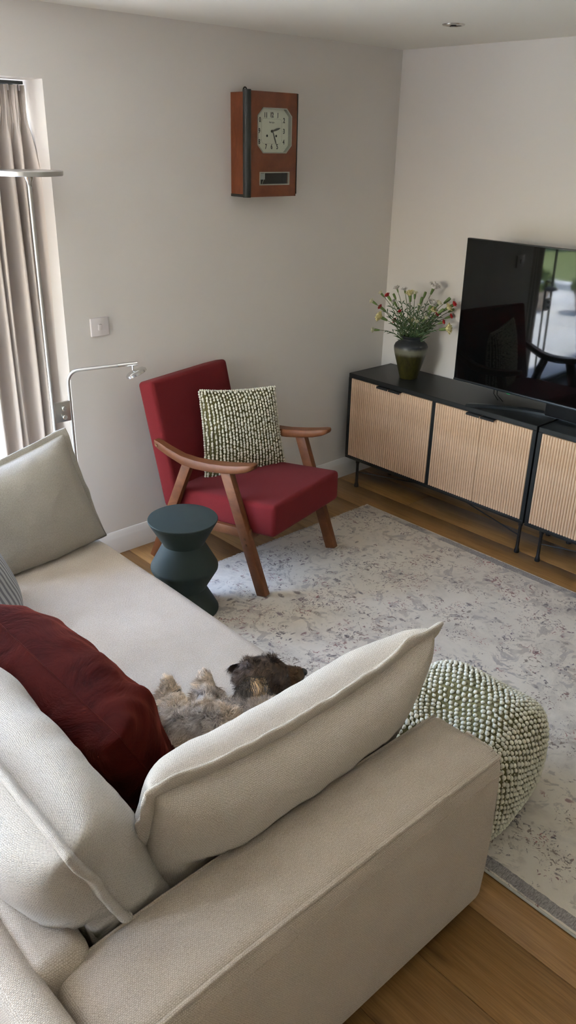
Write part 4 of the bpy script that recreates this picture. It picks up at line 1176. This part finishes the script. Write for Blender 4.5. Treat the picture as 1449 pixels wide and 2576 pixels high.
cushion_at('velvet_cushion', 'dark red velvet cushion leaning against the back cushion', 'cushion', (-2.985, -1.655, .42), (-3.135, -1.655, .73), (0, 1, 0), .74, .36, .27, ('velvet', 'velvet'), 4, .003, .016, n=50, mm=40, q=.44, p=3.0, wav=.001, rim='seam', wrs=9, rimthick=.0016)
def rest_far(P):
    P = P.copy(); P.z = max(P.z, SEAT+.012) if P.y < -.445 else P.z
    if P.z < .62 and P.x < -2.84: P.y = min(P.y, -.466)
    return P
cushion_at('end_cushion', 'grey-beige cushion standing at the far end of the sofa under the lamp', 'cushion', (-2.640, -.60, .385), (-2.730, -.49, .815), (-1, .02, 0), .60, .46, .19, ('far_cushion_fabric', 'far_cushion_fabric'), 11, .020, .006, n=40, mm=34, q=.5, wav=.008, rest_fn=rest_far)
cushion_at('grey_cushion', 'grey striped cushion partly hidden at the left edge', 'cushion', (-2.945, -.86, .43), (-3.09, -.88, .80), (.1, 1, 0), .42, .40, .24, ('grey_stripe', 'grey_stripe'), 15, .004, .006, n=30, mm=26, rim='seam', rimthick=.002, wav=.001)

# ------------------------------------------------------------------ pouf
def pouf():
    cx_, cy_ = -2.055, -2.185
    root = thing('pouf', 'soft green pouf covered in cream yarn bobbles on the rug by the sofa arm', 'pouf', (cx_, cy_, RUGZ), (0, 0, R(8)))
    HW, HT = .225, .385
    def surf(d):
        """superellipsoid point for a unit direction, with slumped top"""
        e = 4.0
        k = (abs(d.x/HW)**e + abs(d.y/HW)**e + abs(d.z/(HT/2))**e)**(-1/e)
        P = d*k; P.z += HT/2
        t = max(0, (P.z-.2)/.2)
        P.z += t*(.030*mnoise.noise(Vector((P.x*6+3, P.y*6, 2))) - .045*math.exp(-((P.x+.03)**2+(P.y-.06)**2)/.012) + .02*math.exp(-((P.x+.02)**2+(P.y+.09)**2)/.01))
        b = 1+.05*math.sin(min(1, P.z/HT)*PI)
        P.x *= b; P.y *= b
        P.z = max(0.002, P.z)
        return P
    bm = bmesh.new(); bmesh.ops.create_cube(bm, size=2.0); bmesh.ops.subdivide_edges(bm, edges=bm.edges[:], cuts=18, use_grid_fill=True)
    for v in bm.verts: v.co = surf(Vector((math.tan(v.co.x*PI/4), math.tan(v.co.y*PI/4), math.tan(v.co.z*PI/4)*HT/2/HW)).normalized())
    from_bm('cover', bm, 'cushion_green', root, uv=True, angle=180)
    r = random.Random(12); pts = []
    N = 22
    for face in range(5):
        for i in range(N):
            M_ = N if face == 0 else 19
            for j in range(M_):
                a = -1+2*(i+.5)/N; b = -1+2*(j+.5+(.5 if i % 2 else 0))/M_
                if b > 1.02: continue
                a += r.uniform(-.012, .012); b += r.uniform(-.012, .012)
                d = {0: (a, b, 1), 1: (1, a, b), 2: (-1, a, b), 3: (a, 1, b), 4: (a, -1, b)}[face]
                d = Vector((d[0]*HW, d[1]*HW, d[2]*HT/2)).normalized(); P = surf(d)
                if P.z < .012: continue
                e = .02; t1 = d.orthogonal().normalized(); t2 = d.cross(t1)
                n = (surf((d+t1*e).normalized())-P).cross(surf((d+t2*e).normalized())-P).normalized()
                if n.dot(d) < 0: n = -n
                pts.append((P+n*.003, r.uniform(.0054, .0072), n))
    tiny = []
    for (P, rr, n) in pts:
        t1 = n.orthogonal().normalized() if abs(n.z) > .7 else n.cross(Vector((0, 0, 1))).cross(n).normalized()
        tiny.append((P+t1*.0102-n*.003, .0030, n))
    mw = Matrix.Translation((cx_, cy_, RUGZ)) @ Matrix.Rotation(R(8), 4, 'Z'); cam = scene.camera.matrix_world.translation
    def shown(q):
        P = mw @ q[0]; n = mw.to_3x3() @ q[2]; vd = (cam-P)
        if n.dot(vd.normalized()) < .05: return 0
        # in front of the sofa arm as seen from the camera?
        t = (P.y+2.5)/(P.y-cam.y); hx_ = P.x + (cam.x-P.x)*t; hz_ = P.z + (cam.z-P.z)*t
        if P.y > -2.5 and hx_ < -2.33 and hz_ < ARM+.02: return 0.1/vd.length
        return (1+n.dot(vd.normalized()))/vd.length
    pts.sort(key=shown, reverse=True)
    sph = bobble_mesh(1.0, 8, 6)
    for P, rr, n in pts[:300]:
        o = bpy.data.objects.new('bobble', sph); C.objects.link(o); o.parent = root; o.location = P; o.scale = (rr, rr*1.15, rr*.92); o.rotation_euler = n.to_track_quat('Z', 'Y').to_euler()
    many_spheres('bobbles', pts[300:], 'bobble_yarn', root, 7, 5); many_spheres('yarn_dots', tiny, 'bobble_yarn', root, 5, 3)
pouf()

# ------------------------------------------------------------------ dog
def dog():
    root = thing('dog', 'brown and tan fluffy dog lying on its back on the sofa', 'dog', (-2.68, -1.84, SEAT+.01))
    O_ = Vector((-2.68, -1.84, SEAT+.01))
    W = lambda x_, y_, z_: Vector((x_, y_, z_)) - O_
    # (centre, radius, scale) blobs merged into one continuous body; chains become tapered limbs
    blobs = []
    def chain(a, b, r0, r1, n=7):
        a, b = Vector(a), Vector(b)
        for k in range(n+1):
            t = k/n; blobs.append((a.lerp(b, t), r0+(r1-r0)*t))
    S = SEAT
    chain((-2.895, -1.885, S+.085), (-2.80, -1.945, S+.095), .078, .088)      # pelvis and belly
    chain((-2.80, -1.945, S+.09), (-2.68, -1.995, S+.065), .086, .070)        # chest
    chain((-2.68, -1.995, S+.065), (-2.595, -1.885, S+.035), .060, .045)       # neck
    # hind legs folded up in the air
    chain((-2.885, -1.855, S+.11), (-2.845, -1.770, S+.10), .052, .040); chain((-2.845, -1.770, S+.10), (-2.822, -1.735, S+.145), .036, .022)
    chain((-2.80, -1.885, S+.11), (-2.745, -1.805, S+.10), .052, .038); chain((-2.745, -1.805, S+.10), (-2.718, -1.765, S+.125), .034, .024)
    # fore legs
    chain((-2.69, -2.01, S+.08), (-2.64, -1.985, S+.045), .034, .025); chain((-2.64, -1.985, S+.045), (-2.60, -1.95, S+.022), .024, .019)
    chain((-2.73, -2.01, S+.10), (-2.70, -1.99, S+.125), .034, .022)
    # head: skull, cheeks, muzzle
    hc = Vector((-2.548, -1.815, S+.076))
    mz = (Vector((-2.440, -1.862, S+.062))-hc)
    fwd = mz.normalized(); side = fwd.cross(Vector((0, 0, 1))).normalized()
    blobs += [(hc, .068), (hc+fwd*.022, .062), (hc-fwd*.018+Vector((0, 0, .004)), .062)]
    chain(hc+fwd*.05-Vector((0, 0, .006)), hc+mz*.93, .042, .026)
    chain(hc+fwd*.03+Vector((0, 0, .035)), hc+fwd*.062+Vector((0, 0, .022)), .022, .018, 3)
    bm = bmesh.new()
    for c, r in blobs: bmesh.ops.create_icosphere(bm, subdivisions=2, radius=r, matrix=Matrix.Translation(c-O_))
    me = bpy.data.meshes.new('body'); bm.to_mesh(me); bm.free()
    o = bpy.data.objects.new('body', me); C.objects.link(o)
    rm = o.modifiers.new('r', 'REMESH'); rm.mode = 'VOXEL'; rm.voxel_size = .009
    sm = o.modifiers.new('s', 'SMOOTH'); sm.factor = .5; sm.iterations = 6
    dg = bpy.context.evaluated_depsgraph_get(); dg.update()
    me2 = bpy.data.meshes.new_from_object(o.evaluated_get(dg)); bpy.data.objects.remove(o)
    me2.name = 'body'; 
    for v in me2.vertices: v.co.z = max(v.co.z, .002)
    body = link('body', me2, 'fur', root, True)
    earN = hc - fwd*.012 - side*.0
    # colours by region
    def colour(P, r):
        p = P + O_; g = r.random()
        dh = (p-hc).length
        if dh < .10 or (p-hc).dot(fwd) > .04 and (p-hc).length < .16:
            f_ = (p-hc).dot(fwd)
            if f_ > .075: c = Vector((.085, .042, .018)).lerp(Vector((.16, .085, .035)), g)       # tan-brown muzzle
            else: c = Vector((.050, .030, .020)).lerp(Vector((.16, .105, .070)), g*g)
            if f_ < -.03: c = c.lerp(Vector((.26, .20, .15)), .25*g)
        else:
            k = mnoise.noise(p*14)
            c = Vector((.58, .44, .31)).lerp(Vector((.40, .34, .30)), max(0, min(1, .5+1.4*k)))
            # paler paws, greyer chest
            if p.y > -1.81: c = c.lerp(Vector((.80, .64, .48)), .75)
            if p.x > -2.78 and p.y < -1.86: c = c.lerp(Vector((.30, .25, .23)), .45)
            c = c*(.75+.5*g)
        return c
    def paint(me, cols):
        a = me.color_attributes.new('Col', 'FLOAT_COLOR', 'POINT')
        for k, c in enumerate(cols): a.data[k].color = (c[0], c[1], c[2], 1)
    rr = random.Random(21)
    paint(me2, [colour(v.co, rr)*.6 for v in me2.vertices])
    # ears: soft flaps hanging from the sides of the head
    def ear(at, down, out, L, wd, nm='ear'):
        v = []; f = []; cols = []; nU, nV = 6, 8
        for j in range(nV+1):
            t = j/nV; wv = wd*(.55+.75*math.sin(min(1, t*1.15)*PI*.62))*(1 if t < .85 else 1-.9*(t-.85)/.15*.6)
            for sg in (0, 1):
                for i in range(nU+1):
                    s = i/nU*2-1
                    P = at + down*L*t + fwd*wv*s*.5 + out*(.016*math.sin(t*PI)*(1-s*s*.6)+.012*(1-t) + (.006 if sg else -.004)*(1-abs(s)**3))
                    v.append(P-O_); cols.append(Vector((.06, .045, .035)))
        k = (nU+1)*2
        for j in range(nV):
            for sg in (0, 1):
                for i in range(nU):
                    a = j*k+sg*(nU+1)+i; q = (a, a+1, a+1+k, a+k); f.append(q if sg else q[::-1])
            a = j*k; f += [(a, a+k, a+k+nU+1, a+nU+1), (a+nU, a+nU+nU+1, a+nU+nU+1+k, a+nU+k)]
        o = from_py(nm, v, f, 'fur', root, True); paint(o.data, cols); return o
    tocam = (scene.camera.matrix_world.translation-hc).normalized(); th = Vector((tocam.x, tocam.y, 0)).normalized()
    d1 = (th*.30-fwd*.10+Vector((0, 0, -1))*.85).normalized()
    e1 = ear(hc - fwd*.024 + th*.062 + Vector((0, 0, .058)), d1, th, .112, .100)
    e2 = ear(hc - fwd*.040 - th*.042 + Vector((0, 0, .028)), (-th*.6-fwd*.5+Vector((0, 0, -.6))).normalized(), -fwd, .060, .045)
    # nose and eye
    bm = bmesh.new(); sphere_bm(bm, hc+mz*1.08+Vector((0, 0, .008))-O_, .0125, 12, 8, (1, 1.15, .85)); from_bm('nose', bm, 'dog_nose', root)
    for s in (-1, 1):
        bm = bmesh.new(); sphere_bm(bm, hc+fwd*.062+side*s*.030+Vector((0, 0, .022))-O_, .0085, 10, 8); from_bm('eye', bm, 'dog_eye', root)
    # fur: curved tapered strands
    def fur(me, count, Lf, cf, gravity, curl, seed, nm='fur', par=root, wid=.00085):
        r = random.Random(seed); vs_ = me.vertices; tris = []; ar = []; tot = 0
        me.calc_loop_triangles()
        for t in me.loop_triangles:
            tot += t.area; ar.append(tot); tris.append(t)
        V = []; Fc = []; Cc = []
        for k in range(count):
            t = tris[min(len(tris)-1, bisect.bisect(ar, r.random()*tot))]
            a, b = r.random(), r.random()
            if a+b > 1: a, b = 1-a, 1-b
            p0, p1, p2 = (vs_[i].co for i in t.vertices); P = p0+(p1-p0)*a+(p2-p0)*b; n = t.normal
            L, comb = Lf(P, r)
            if L <= 0: continue
            c = cf(P, r)
            lock = mnoise.noise_vector(P*28)
            d = (n*.34 + comb*.9 + lock*.55 + Vector((r.uniform(-.16, .16), r.uniform(-.16, .16), r.uniform(-.12, .12)))).normalized()
            c = c*(.62+.75*max(0, min(1, .5+.9*mnoise.noise(P*75+Vector((3, 1, 7))))))
            x_ = d.cross(n); x_ = x_.normalized() if x_.length > 1e-3 else d.orthogonal().normalized()
            y_ = d.cross(x_); i0 = len(V); segs = 5; ph = mnoise.noise(P*40)*6
            for s in range(segs+1):
                q = s/segs
                Q = P - n*.002 + d*L*q + lock*L*q*q*.45 + Vector((0, 0, -gravity*L*q*q)) + (x_*math.sin(q*5.5+ph)+y_*(math.cos(q*5.5+ph)-math.cos(ph)))*curl*L*.22*q
                Q.z = max(Q.z, .001)
                wq = wid*(1-.8*q)
                if s < segs:
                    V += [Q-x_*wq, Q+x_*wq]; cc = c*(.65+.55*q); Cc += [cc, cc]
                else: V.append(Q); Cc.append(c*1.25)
            for s in range(segs-1):
                a_ = i0+s*2; Fc.append((a_, a_+1, a_+3, a_+2))
            a_ = i0+(segs-1)*2; Fc.append((a_, a_+1, a_+2))
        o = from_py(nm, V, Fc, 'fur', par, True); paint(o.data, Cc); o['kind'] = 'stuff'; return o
    def Lbody(P, r):
        p = P+O_; dh = (p-hc).length; f_ = (p-hc).dot(fwd)
        if dh < .10 or (f_ > .04 and dh < .17):
            if (p-hc).dot(th) > .040 and -.060 < f_ < .020 and p.z < hc.z+.045: return .006, -fwd*.3
            if f_ > .095: return r.uniform(.004, .008), -fwd*.3
            if f_ > .05: return r.uniform(.008, .016), (-fwd*.4+Vector((0, 0, -.2)))
            return r.uniform(.014, .026), (-fwd*.5+Vector((0, 0, -.25)))
        if p.y > -1.79: return r.uniform(.012, .024), Vector((0, .4, .3))
        return r.uniform(.018, .034), Vector((mnoise.noise(p*9), mnoise.noise(p*9+Vector((5, 5, 5))), -.15))
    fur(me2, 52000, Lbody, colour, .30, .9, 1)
    def ce(P, r):
        g = r.random(); s = ((P+O_)-hc).dot(fwd)
        if r.random() < math.exp(-((s+.038)/.021)**2)*.85: return Vector((.45, .27, .12)).lerp(Vector((.66, .48, .30)), r.random())
        return Vector((.055, .048, .045)).lerp(Vector((.21, .185, .17)), g)
    fur(e1.data, 9000, lambda P, r: (r.uniform(.026, .050), d1*.75+th*.25-fwd*.1), ce, .25, .30, 2, 'ear_fur', e1, .0011)
    fur(e2.data, 1800, lambda P, r: (r.uniform(.014, .026), (-fwd*.8+Vector((0, 0, -.8)))), lambda P, r: Vector((.08, .05, .035)).lerp(Vector((.25, .2, .16)), r.random()), .5, .2, 3, 'ear_fur', e2, .0008)
dog()
